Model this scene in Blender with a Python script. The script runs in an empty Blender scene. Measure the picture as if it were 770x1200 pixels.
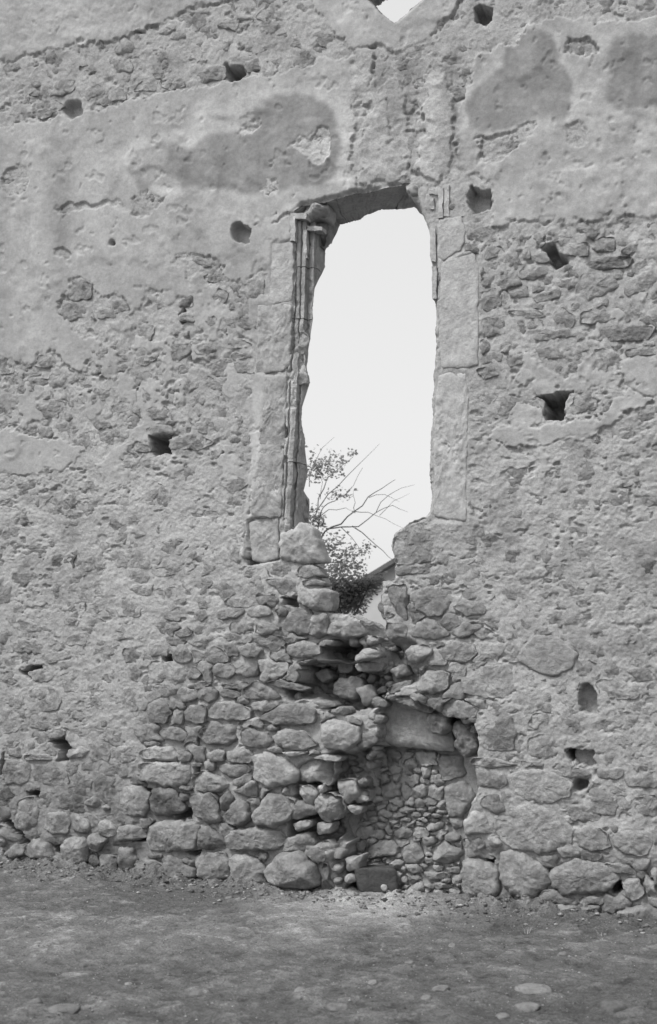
import bpy, bmesh, math, random
import numpy as np
from mathutils import Vector

# ------------------------------------------------------------------ camera, world, light
SC = bpy.context.scene
COL = SC.collection
R = math.radians
W0, H0 = 770.0, 1200.0            # proportions of the picture
FPX, CX, YH = 1300.0, 385.0, 800.0
TH = R(24.1)
EYE = 1.84
Z0 = 9.75
CT, ST = math.cos(TH), math.sin(TH)
CAMX, CAMY = ST * Z0, -CT * Z0

cam_d = bpy.data.cameras.new('camera')
cam = bpy.data.objects.new('camera', cam_d)
COL.objects.link(cam)
SC.camera = cam
cam.location = (CAMX, CAMY, EYE)
cam.rotation_euler = (R(90), 0, TH)
cam_d.sensor_fit = 'VERTICAL'
cam_d.sensor_height = 120.0
cam_d.sensor_width = 120.0
cam_d.lens = FPX / H0 * 120.0
cam_d.shift_y = (YH - H0 / 2) / H0
cam_d.clip_end = 2000
cam_d.dof.use_dof = True
cam_d.dof.focus_distance = 9.6
cam_d.dof.aperture_fstop = 6.0

SUN_EL, SUN_AZ = 55.0, 214.0       # azimuth of the sun seen from the wall, clockwise from +Y
wd = bpy.data.worlds.new("World")
SC.world = wd
wd.use_nodes = True
nt = wd.node_tree
bg = nt.nodes['Background']
sky = nt.nodes.new('ShaderNodeTexSky')
sky.sky_type = 'NISHITA'
sky.sun_disc = False
sky.sun_elevation = R(SUN_EL)
sky.sun_rotation = R(SUN_AZ)
sky.air_density = 1.0
sky.dust_density = 6.0
bw = nt.nodes.new('ShaderNodeRGBToBW')      # black and white film
nt.links.new(sky.outputs[0], bw.inputs[0])
veil = nt.nodes.new('ShaderNodeMath'); veil.operation = 'ADD'; veil.inputs[1].default_value = 5.2   # even high cloud
nt.links.new(bw.outputs[0], veil.inputs[0])
nt.links.new(veil.outputs[0], bg.inputs['Color'])
bg.inputs['Strength'].default_value = 0.115
sd = bpy.data.lights.new('sun', 'SUN')
so = bpy.data.objects.new('sun', sd)
COL.objects.link(so)
sd.energy = 3.2
sd.angle = R(9)
sd.color = (1, 0.995, 0.985)
el, az = R(SUN_EL), R(SUN_AZ)
dirv = Vector((math.sin(az) * math.cos(el), math.cos(az) * math.cos(el), math.sin(el)))
so.rotation_euler = dirv.to_track_quat('Z', 'Y').to_euler()
SC.view_settings.view_transform = 'Standard'
SC.view_settings.look = 'None'
SC.view_settings.exposure = 0.0
SC.view_settings.gamma = 1.0

rnd = random.Random(7)

# ------------------------------------------------------------------ geometry of the view
def unproj(px, py, Y=0.0):
    """point on the vertical plane y=Y whose picture position is (px,py)"""
    px = np.asarray(px, float); py = np.asarray(py, float)
    a = (px - CX) / FPX
    dx = CT * a - ST
    dy = ST * a + CT
    dz = (YH - py) / FPX
    t = (Y - CAMY) / dy
    return CAMX + dx * t, EYE + dz * t

def unground(px, py, z=0.0):
    a = (px - CX) / FPX
    dx = CT * a - ST; dy = ST * a + CT; dz = (YH - py) / FPX
    t = (z - EYE) / dz
    return CAMX + dx * t, CAMY + dy * t

def proj(x, y, z):
    rx = x - CAMX; ry = y - CAMY
    Zc = -ST * rx + CT * ry
    Xc = CT * rx + ST * ry
    return CX + FPX * Xc / Zc, YH - FPX * (z - EYE) / Zc

# ------------------------------------------------------------------ noise
def n2(shape, py, px, seed):
    H, W = shape
    r = np.random.RandomState(seed)
    L = r.rand(int(H / py) + 4, int(W / px) + 4) * 2 - 1
    oy, ox = r.rand(2)
    y = np.arange(H) / py + oy; x = np.arange(W) / px + ox
    iy = y.astype(int); ix = x.astype(int)
    fy = y - iy; fx = x - ix
    fy = (fy * fy * fy * (fy * (fy * 6 - 15) + 10))[:, None]; fx = (fx * fx * fx * (fx * (fx * 6 - 15) + 10))[None, :]
    A = L[iy] * (1 - fy) + L[iy + 1] * fy
    return A[:, ix] * (1 - fx) + A[:, ix + 1] * fx

def fbm2(shape, p, seed, octv=4, gain=0.5, asp=1.0, lac=1.93):
    o = 0; a = 1.0; s = 0
    for k in range(octv):
        o = o + a * n2(shape, max(p, 1.01), max(p * asp, 1.01), seed * 31 + k)
        s += a; a *= gain; p /= lac
        if p < 1.0: break
    return o / s * 1.6

def hash3(ix, iy, iz, seed):
    n = (ix * 374761393 + iy * 668265263 + iz * 2147483647 + seed * 1274126177) & 0xffffffff
    n = ((n ^ (n >> 13)) * 1274126177) & 0xffffffff
    n = n ^ (n >> 16)
    return (n & 0xffff) / 32767.5 - 1.0

def n3(p, seed):
    f = np.floor(p); i = f.astype(np.int64); t = p - f
    t = t * t * (3 - 2 * t)
    r = 0
    for a in (0, 1):
        wa = t[:, 0] if a else 1 - t[:, 0]
        for b in (0, 1):
            wb = t[:, 1] if b else 1 - t[:, 1]
            for c in (0, 1):
                wc = t[:, 2] if c else 1 - t[:, 2]
                r = r + wa * wb * wc * hash3(i[:, 0] + a, i[:, 1] + b, i[:, 2] + c, seed)
    return r

def fbm3(p, scale, seed, octv=3, gain=0.55):
    o = 0; a = 1.0; s = 0; q = np.asarray(p) / scale
    for k in range(octv):
        o = o + a * n3(q + k * 17.3, seed + k); s += a; a *= gain; q = q * 2.03
    return o / s * 1.5

def sstep(a, b, x):
    t = np.clip((x - a) / (b - a), 0, 1)
    return t * t * (3 - 2 * t)

# ------------------------------------------------------------------ materials
def new_mat(name):
    m = bpy.data.materials.new(name); m.use_nodes = True
    return m, m.node_tree, m.node_tree.nodes['Principled BSDF']

def masonry_mat(name, base=0.33, rough=0.92, fine=90.0, mott=9.0, bump=0.5, var=0.28, speck=0.25, dist=0.006, coarse=11.0, relief=0.03, patt=True):
    m, t, b = new_mat(name)
    N, L = t.nodes, t.links
    tc = N.new('ShaderNodeNewGeometry')
    at = N.new('ShaderNodeAttribute'); at.attribute_name = 'tone'
    def noise(sc, det=6, ro=0.6):
        n = N.new('ShaderNodeTexNoise'); n.inputs['Scale'].default_value = sc
        n.inputs['Detail'].default_value = det; n.inputs['Roughness'].default_value = ro
        L.new(tc.outputs['Position'], n.inputs['Vector']); return n
    def mp(src, a, bb, c, d):
        r = N.new('ShaderNodeMapRange')
        for i, v in zip(('From Min', 'From Max', 'To Min', 'To Max'), (a, bb, c, d)): r.inputs[i].default_value = v
        L.new(src, r.inputs['Value']); return r.outputs[0]
    def mul(a, c):
        r = N.new('ShaderNodeMath'); r.operation = 'MULTIPLY'
        L.new(a, r.inputs[0])
        if isinstance(c, float): r.inputs[1].default_value = c
        else: L.new(c, r.inputs[1])
        return r.outputs[0]
    a = noise(mott); c = noise(fine, 4, 0.7); v = noise(fine * 0.3, 5, 0.65)
    val = mul(at.outputs['Fac'], base)
    val = mul(val, mp(a.outputs['Fac'], 0.3, 0.7, 1 - var * 0.5, 1 + var * 0.5))
    val = mul(val, mp(c.outputs['Fac'], 0.25, 0.75, 1 - speck * 0.6, 1 + speck * 0.6))
    val = mul(val, mp(v.outputs['Fac'], 0.3, 0.7, 0.88, 1.12))
    cb = N.new('ShaderNodeCombineColor')
    for i in range(3): L.new(val, cb.inputs[i])
    L.new(cb.outputs[0], b.inputs['Base Color'])
    b.inputs['Roughness'].default_value = rough
    b.inputs['Specular IOR Level'].default_value = 0.15
    w = noise(coarse, 9, 0.74)
    b0 = N.new('ShaderNodeBump'); b0.inputs['Strength'].default_value = 1.0; b0.inputs['Distance'].default_value = relief
    L.new(w.outputs['Fac'], b0.inputs['Height'])
    b1 = N.new('ShaderNodeBump'); b1.inputs['Strength'].default_value = bump; b1.inputs['Distance'].default_value = dist
    L.new(v.outputs['Fac'], b1.inputs['Height']); L.new(b0.outputs[0], b1.inputs['Normal'])
    b2 = N.new('ShaderNodeBump'); b2.inputs['Strength'].default_value = bump * 0.8; b2.inputs['Distance'].default_value = dist * 0.4
    L.new(c.outputs['Fac'], b2.inputs['Height']); L.new(b1.outputs[0], b2.inputs['Normal'])
    L.new(b2.outputs[0], b.inputs['Normal'])
    return m

M_WALL = masonry_mat('lime_mortar', base=1.0, bump=0.9, dist=0.009, speck=0.36, var=0.20, relief=0.012, fine=85)
M_PLASTER = masonry_mat('weathered_plaster', base=1.0, bump=0.45, dist=0.005, speck=0.20, var=0.16, relief=0.007, fine=95)
M_STONE = masonry_mat('rubble_stone', base=1.0, fine=110, mott=14, bump=0.8, dist=0.009, speck=0.26, var=0.34, relief=0.045)
M_DRESS = masonry_mat('dressed_stone', base=1.0, fine=120, mott=8, bump=0.5, dist=0.006, speck=0.24, var=0.30, relief=0.018)
M_SOIL = masonry_mat('trodden_soil', base=1.0, fine=70, mott=3.5, bump=0.8, dist=0.012, speck=0.9, var=0.3, relief=0.045, coarse=20.0)

def plain_mat(name, v, rough=0.8, var=0.3, sc=6.0, trans=0.0):
    m, t, b = new_mat(name); N, L = t.nodes, t.links
    g = N.new('ShaderNodeNewGeometry'); n = N.new('ShaderNodeTexNoise'); n.inputs['Scale'].default_value = sc; n.inputs['Detail'].default_value = 6
    L.new(g.outputs['Position'], n.inputs['Vector'])
    r = N.new('ShaderNodeMapRange'); r.inputs['From Min'].default_value = 0.3; r.inputs['From Max'].default_value = 0.7
    r.inputs['To Min'].default_value = v * (1 - var); r.inputs['To Max'].default_value = v * (1 + var)
    L.new(n.outputs['Fac'], r.inputs['Value'])
    c = N.new('ShaderNodeCombineColor')
    for i in range(3): L.new(r.outputs[0], c.inputs[i])
    L.new(c.outputs[0], b.inputs['Base Color']); b.inputs['Roughness'].default_value = rough
    b.inputs['Specular IOR Level'].default_value = 0.2
    return m
M_LEAF = plain_mat('leaf', 0.22, 0.6, 0.35, 3.0)
_t = M_LEAF.node_tree; _p = _t.nodes['Principled BSDF']; _tr = _t.nodes.new('ShaderNodeBsdfTranslucent'); _mx = _t.nodes.new('ShaderNodeMixShader')
_tr.inputs[0].default_value = (0.38, 0.38, 0.38, 1); _mx.inputs[0].default_value = 0.45
_t.links.new(_p.outputs[0], _mx.inputs[1]); _t.links.new(_tr.outputs[0], _mx.inputs[2]); _t.links.new(_mx.outputs[0], _t.nodes['Material Output'].inputs[0])
M_BARK = plain_mat('bark', 0.13, 0.9, 0.3, 20.0)
M_HILL = plain_mat('dry_hillside', 0.34, 0.95, 0.18, 0.8)
M_ROOF = plain_mat('old_roof', 0.10, 0.9, 0.3, 4.0)
M_PLAS = plain_mat('far_plaster', 0.40, 0.9, 0.1, 2.0)
M_DRY = plain_mat('dry_stalk', 0.30, 0.9, 0.25, 30.0)

# ------------------------------------------------------------------ mesh helpers
def mesh_np(name, V, F, mat, parent=None, tone=None, smooth=True):
    me = bpy.data.meshes.new(name)
    V = np.asarray(V, np.float32)
    if isinstance(F, np.ndarray):
        k = F.shape[1]
        me.vertices.add(len(V)); me.vertices.foreach_set('co', V.ravel())
        me.loops.add(F.size); me.loops.foreach_set('vertex_index', F.ravel().astype(np.int32))
        me.polygons.add(len(F)); me.polygons.foreach_set('loop_start', (np.arange(len(F)) * k).astype(np.int32))
        me.update(calc_edges=True)
    else:
        me.from_pydata([tuple(map(float, v)) for v in V], [], F)
    me.materials.append(mat)
    me.polygons.foreach_set('use_smooth', [smooth] * len(me.polygons))
    if tone is not None:
        a = me.attributes.new('tone', 'FLOAT', 'POINT')
        tt = np.full(len(V), tone, np.float32) if np.isscalar(tone) else np.asarray(tone, np.float32)
        a.data.foreach_set('value', tt)
    me.validate()
    o = bpy.data.objects.new(name, me); COL.objects.link(o)
    if parent: o.parent = parent
    return o

def empty(name, loc, label, cat, group=None):
    o = bpy.data.objects.new(name, None); COL.objects.link(o); o.location = loc
    o.empty_display_size = 0.2
    o['label'] = label; o['category'] = cat
    if group: o['group'] = group
    return o

# ------------------------------------------------------------------ drawing masks on the wall's face
X0, Y0, XN, YN = -260, -320, 1290, 1470      # extent of the masks
SH = (YN, XN)
GX, GY = np.meshgrid(np.arange(XN) + X0, np.arange(YN) + Y0)
def poly_mask(pts, out=None):
    p = np.asarray(pts, float)
    m = np.zeros(SH, bool) if out is None else out
    xa, xb = int(max(p[:, 0].min() - 1, X0)), int(min(p[:, 0].max() + 2, X0 + XN))
    ya, yb = int(max(p[:, 1].min() - 1, Y0)), int(min(p[:, 1].max() + 2, Y0 + YN))
    if xa >= xb or ya >= yb: return m
    gx = GX[ya - Y0:yb - Y0, xa - X0:xb - X0]; gy = GY[ya - Y0:yb - Y0, xa - X0:xb - X0]
    ins = np.zeros(gx.shape, bool)
    n = len(p)
    for i in range(n):
        x1, y1 = p[i]; x2, y2 = p[(i + 1) % n]
        if y1 == y2: continue
        c = ((gy < y1) != (gy < y2)) & (gx < (x2 - x1) * (gy - y1) / (y2 - y1) + x1)
        ins ^= c
    m[ya - Y0:yb - Y0, xa - X0:xb - X0] |= ins
    return m

def blur(a, r):
    a = a.astype(float)
    if r < 1: return a
    for _ in range(2):
        for ax in (0, 1):
            k = 2 * r + 1
            c = np.cumsum(np.concatenate([np.repeat(np.take(a, [0], ax), r + 1, ax), a, np.repeat(np.take(a, [-1], ax), r, ax)], ax), ax)
            a = (np.take(c, range(k, c.shape[ax]), ax) - np.take(c, range(0, c.shape[ax] - k), ax)) / k
    return a

def samp(a, px, py):
    x = np.clip(np.asarray(px, float) - X0, 0, XN - 1.001); y = np.clip(np.asarray(py, float) - Y0, 0, YN - 1.001)
    ix = x.astype(int); iy = y.astype(int); fx = x - ix; fy = y - iy
    return (a[iy, ix] * (1 - fx) + a[iy, ix + 1] * fx) * (1 - fy) + (a[iy + 1, ix] * (1 - fx) + a[iy + 1, ix + 1] * fx) * fy

WX1 = fbm2(SH, 14, 1, 4, 0.65); WY1 = fbm2(SH, 14, 2, 4, 0.65)
def ragged(mask, amp=5, soft=0):
    b = samp(mask.astype(float), GX + WX1 * amp, GY + WY1 * amp)
    return blur(b, soft) if soft else b

def stroke(pts, width, taper=True):
    """soft line; 1 on the line"""
    m = np.zeros(SH)
    p = np.asarray(pts, float)
    L = len(p) - 1
    for i in range(L):
        a, b = p[i], p[i + 1]
        xa = int(min(a[0], b[0]) - 6 - X0); xb = int(max(a[0], b[0]) + 7 - X0)
        ya = int(min(a[1], b[1]) - 6 - Y0); yb = int(max(a[1], b[1]) + 7 - Y0)
        xa, ya = max(xa, 0), max(ya, 0)
        if xb <= xa or yb <= ya: continue
        sx = (slice(ya, yb), slice(xa, xb))
        gx = GX[sx] + WX1[sx] * 4.5; gy = GY[sx] + WY1[sx] * 4.5
        d = b - a; l2 = max(d @ d, 1e-6)
        t = np.clip(((gx - a[0]) * d[0] + (gy - a[1]) * d[1]) / l2, 0, 1)
        dd = np.hypot(gx - a[0] - t * d[0], gy - a[1] - t * d[1])
        m[sx] = np.maximum(m[sx], np.exp(-(dd / (width * 0.50)) ** 2) * (0.55 + 0.45 * np.clip(WX1[sx] * 3 + 0.3, -1, 1)))
    return m

# --- openings: (front x, front y, back x, back y); None = the back edge is hidden behind the front one
WIN = [
 (345,246,388,285),(352,240,397,264),(386,233,403,262),(410,228,420,258),(440,222,432,250),(462,218,447,246),(477,215,466,246),(486,228,486,243),
 (492,245,None,None),(500,262,None,None),(504,275,None,None),(504,300,None,None),(507,330,None,None),(507,352,None,None),(510,380,None,None),(510,405,None,None),(507,450,None,None),
 (505,500,None,None),(503,540,None,None),(504,575,None,None),(503,600,None,None),(496,606,None,None),(476,613,None,None),(463,624,None,None),(457,638,None,None),(459,650,None,None),
 (461,662,None,None),(462,679,None,None),(447,682,None,None),(448,692,None,None),(445,707,None,None),(448,723,None,None),(451,730,None,None),(454,747,None,None),(460,768,None,None),
 (457,774,None,None),(452,763,None,None),(444,757,None,None),(441,746,None,None),(429,744,None,None),(425,736,None,None),(420,726,None,None),(404,719,None,None),(388,718,395,722),
 (380,714,389,717),(379,700,390,697),(377,685,388,684),(370,668,381,668),(362,655,382,660),(352,640,374,635),(342,622,364,616),
 (333,608,362,611),(332,590,363,585),(332,575,355,575),(333,553,361,553),(333,522,357,522),(335,495,353,490),(336,476,354,476),(338,449,363,449),(339,430,359,430),(341,402,362,402),
 (342,371,367,371),(344,360,366,360),(345,336,369,336),(345,313,381,313),(345,291,381,291)]
VEE = [(462,28,None,None),(441,9,None,None),(424,-5,440,8),(445,-30,455,-1),(470,-45,482,-16),(490,-30,505,-22),(505,-12,None,None)]
DEPTH = 0.58

def densify(P, step=2.0, seed=3, amp=1.1):
    fr, bk = [], []
    n = len(P)
    for i in range(n):
        a = P[i]; b = P[(i + 1) % n]
        fa = np.array(a[:2], float); fb = np.array(b[:2], float)
        xa, za = unproj(*fa, 0); xb, zb = unproj(*fb, 0)
        def back(q):
            x, z = unproj(q[0], q[1], 0)
            if q[2] is None: return np.array([x + 0.03, z - 0.03])
            bx, bz = unproj(q[2], q[3], DEPTH); return np.array([bx, bz])
        ba, bb = back(a), back(b)
        k = max(1, int(np.hypot(*(fb - fa)) / step))
        for j in range(k):
            t = j / k
            fr.append([xa + (xb - xa) * t, za + (zb - za) * t]); bk.append(ba + (bb - ba) * t)
    fr = np.array(fr); bk = np.array(bk)
    r = np.random.RandomState(seed)
    def jit(m, s):
        q = r.randn(m, 2)
        o = q.copy()
        for s1 in (1, 2, 4): o = o + 0.8 * (np.roll(q, s1, 0) + np.roll(q, -s1, 0))
        return o / 3 * s
    fr += jit(len(fr), 0.0075 * amp * 0.7); bk += jit(len(bk), 0.0075 * amp)
    return fr, bk
WF, WB = densify(WIN)
VF, VB = densify(VEE, seed=5, amp=1.5)
def to_px(P2, Y=0):
    a, b = proj(P2[:, 0], Y, P2[:, 1]); return np.stack([a, b], 1)
HOLE = poly_mask(to_px(WF)) | poly_mask(to_px(VF))

# --- plaster
PL = np.zeros(SH, bool)
for p in [
 [(-260,440),(0,418),(20,425),(35,430),(42,415),(60,412),(70,422),(92,437),(101,425),(99,400),(75,378),(67,360),(76,342),(90,326),(108,330),(112,346),(134,343),(152,357),
  (150,372),(168,350),(175,340),(200,338),(207,352),(226,345),(214,320),(218,303),(255,300),(268,328),(288,332),(301,320),(318,300),(316,275),(322,258),(345,246),(386,230),(420,222),(412,180),(416,120),(440,118),(440,60),
  (400,66),(330,84),(290,93),(250,98),(180,108),(120,126),(50,143),(0,152),(-260,220)],
 [(-260,150),(0,73),(55,57),(75,52),(100,51),(145,46),(165,35),(200,20),(250,6),(290,-6),(330,-30),(330,-330),(-260,-330)],
 [(340,-330),(345,-20),(375,12),(395,48),(420,62),(450,55),(470,62),(500,42),(540,4),(560,-20),(560,-330)],
 [(548,100),(560,62),(600,55),(640,20),(700,25),(770,22),(1040,20),(1040,262),(770,256),(740,252),(715,250),(690,262),(650,256),(620,262),(600,262),(578,267),(575,212),(552,205),(535,195),(532,150)],
 [(583,500),(590,521),(630,525),(660,516),(700,511),(716,500),(733,482),(770,468),(1040,440),(1040,425),(770,448),(745,455),(722,462),(700,492),(640,497)],
 [(664,452),(688,420),(696,412),(701,444),(690,456),(674,457)],[(728,425),(745,412),(770,420),(800,440),(770,452),(735,448)],
 [(-260,560),(0,555),(15,557),(35,557),(55,548),(70,552),(92,541),(100,526),(80,520),(45,512),(0,505),(-260,510)],
 [(300,440),(312,440),(311,470),(306,510),(300,560),(296,600),(290,655),(284,655),(288,600),(293,540),(298,480)],
 [(318,265),(343,255),(344,300),(343,352),(318,356),(312,300)],
 [(420,215),(425,150),(445,100),(470,90),(478,150),(476,212)],
 [(490,200),(495,130),(505,90),(525,80),(530,130),(527,190),(515,212)],
 ]: poly_mask(p, PL)
PLX = np.zeros(SH, bool)      # flaked spots inside the plaster
for p in [
 [(560,168),(565,160),(600,152),(625,143),(632,148),(618,162),(600,176),(585,190),(572,194),(562,188)],[(662,150),(676,143),(688,150),(690,165),(676,174),(664,165)],
 [(663,62),(670,46),(690,44),(703,60),(700,66),(680,64)],[(340,170),(350,158),(366,162),(375,150),(386,150),(389,172),(380,188),(366,192),(356,180),(345,174)],
 [(308,222),(311,211),(322,208),(327,218),(322,228),(312,230)],[(283,150),(287,142),(300,138),(308,148),(300,158),(288,160)],
 [(4,216),(8,200),(20,192),(32,198),(34,214),(24,228),(12,232)],[(155,232),(162,222),(172,221),(180,229),(194,230),(198,226),(188,240),(170,255),(155,252)],
 [(66,292),(74,288),(84,298),(78,304),(68,302)],[(62,245),(80,240),(140,233),(148,240),(110,243),(64,250)],[(200,295),(240,300),(238,310),(204,308)],
 ]: poly_mask(p, PLX)
PLAST = ragged(PL, 6)
PLAST = np.clip(PLAST - ragged(PLX, 4) * 0.85, 0, 1)
PLAST = sstep(0.35, 0.65, PLAST)
# islands of plaster clinging in the rubble and bald spots
isl = fbm2(SH, 34, 41, 5, 0.6)
zone_is = sstep(262, 300, GY) * (1 - sstep(540, 600, GY))
PLAST = np.maximum(PLAST, sstep(0.42, 0.47, isl) * zone_is * 0.75)
# recesses, metres into the wall
def zones(lst, r):
    z = np.zeros(SH)
    for d, p in lst:
        z = np.maximum(z, ragged(poly_mask(p), 3, r) * d)
    return z
def Z(ox, oy, s, pts): return [(ox + x / s, oy + y / s) for x, y in pts]
NICHE = [(443,850),(440,836),(446,824),(457,817),(472,819),(490,826),(508,834),(522,842),(532,838),(548,842),(557,856),(558,880),(556,900),(557,925),(551,942),(545,955),(542,975),(543,1000),(541,1030),(545,1062),(400,1062),(396,1010),(404,985),(414,960),(424,935),(432,905),(441,880)]
REC = zones([
 (0.55, Z(250,680,3.85,[(470,296),(560,278),(650,283),(655,345),(560,362),(500,352)])),
 (0.40, Z(250,680,3.85,[(380,372),(640,376),(770,415),(775,470),(740,560),(640,600),(480,560),(430,520),(330,500),(400,440)])),
 (0.40, Z(250,680,3.85,[(330,486),(440,494),(440,524),(350,530)])),
 (0.30, Z(250,860,3.85,[(380,150),(540,90),(700,80),(720,300),(600,430),(520,500),(330,470),(345,300),(370,240)])),
 (0.58, Z(250,860,3.85,[(520,410),(575,350),(700,330),(720,400),(640,480),(560,490)])),
 (0.42, Z(250,860,3.85,[(600,90),(740,60),(770,160),(700,250),(640,190)])),
 (0.16, Z(400,680,3.85,[(215,275),(330,280),(300,360),(340,400),(330,450),(210,500),(130,480),(190,350)])),
 (0.12, Z(250,860,3.85,[(330,215),(420,240),(400,300),(350,280)])),
 (0.10, [(380,985),(410,985),(420,1050),(395,1050)]),
], 2)
REC = np.maximum(REC, ragged(poly_mask(NICHE), 3, 1) * 0.50)
REC = np.maximum(REC, ragged(poly_mask([(505,275),(513,275),(513,315),(511,380),(508,340),(506,300)]), 1, 1) * 0.03)
REC = np.maximum(REC, ragged(poly_mask([(291,612),(296,607),(327,607),(329,655),(300,660),(286,661)]), 1, 1) * 0.035)
# put-log holes and pockets
HL = np.zeros(SH)
for d, r, p in [
 (0.35,1,[(264,76),(272,81),(284,80),(284,92),(271,95),(268,88)]),(0.35,0,[(176,510),(199,510),(199,534),(183,534),(176,522)]),
 (0.4,0,[(628,462),(672,460),(663,470),(663,490),(637,491),(638,470)]),(0.13,0,[(547,228),(552,219),(560,222),(575,224),(576,240),(573,245),(555,247),(546,240)]),
 (0.11,0,[(273,270),(279,264),(290,263),(297,269),(293,280),(285,284),(276,282)]),(0.12,0,[(678,808),(684,803),(692,804),(700,815),(699,833),(690,835),(679,832)]),
 (0.18,0,[(556,9),(562,6),(574,10),(575,20),(570,26),(559,29),(556,18)]),(0.10,0,[(672,878),(680,877),(695,878),(696,894),(690,898),(676,896)]),
 (0.16,1,[(671,918),(678,912),(688,916),(688,925),(682,929)]),(0.3,0,[(710,1034),(718,1030),(728,1032),(728,1045),(716,1048)]),
 (0.3,0,[(664,880),(672,877),(673,888),(667,889)]),(0.09,1,[(78,121),(95,118),(97,132),(84,138),(78,130)]),
 (0.2,1,[(640,292),(650,286),(658,296),(664,306),(652,314),(642,307)]),(0.25,0,[(60,868),(75,868),(80,876),(76,894),(68,890),(66,878)]),
 (0.25,0,[(4,962),(16,966),(26,978),(33,984),(31,990),(24,988),(14,974)]),(0.2,0,[(32,930),(44,928),(45,934),(34,935)]),
 (0.25,0,[(192,768),(202,768),(200,775),(194,775)]),(0.2,0,[(24,785),(34,782),(48,779),(47,783),(35,786),(36,797),(30,791)]),
 (0.2,0,[(60,988),(69,988),(69,1000),(63,998)]),(0.2,0,[(200,953),(222,950),(222,958),(205,960)]),(0.14,1,[(128,286),(134,282),(136,288)]),
 (0.16,0,[(150,978),(172,978),(172,987),(152,987)]),(0.16,0,[(340,921),(356,921),(352,928),(340,926)]),(0.2,0,[(330,700),(345,697),(349,708),(338,712),(331,708)]),
 (0.2,0,[(168,925),(178,925),(178,936),(171,934)]),(0.2,0,[(0,888),(3,880),(3,905),(0,910)]),(0.14,0,[(287,655),(300,648),(303,658),(290,661)]),
 (0.2,0,[(297,900),(302,904),(300,910)]),(0.15,0,[(570,1000),(577,1005),(577,1030),(571,1025)]),(0.2,0,[(226,902),(232,900),(233,908),(227,911)]),
 (0.15,0,[(215,998),(233,999),(230,1005),(220,1003)]),(0.1,0,[(210,368),(216,362),(218,376),(213,380)]),
 ]:
    HL = np.maximum(HL, ragged(poly_mask(p), 3.5, r) * d)

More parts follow.
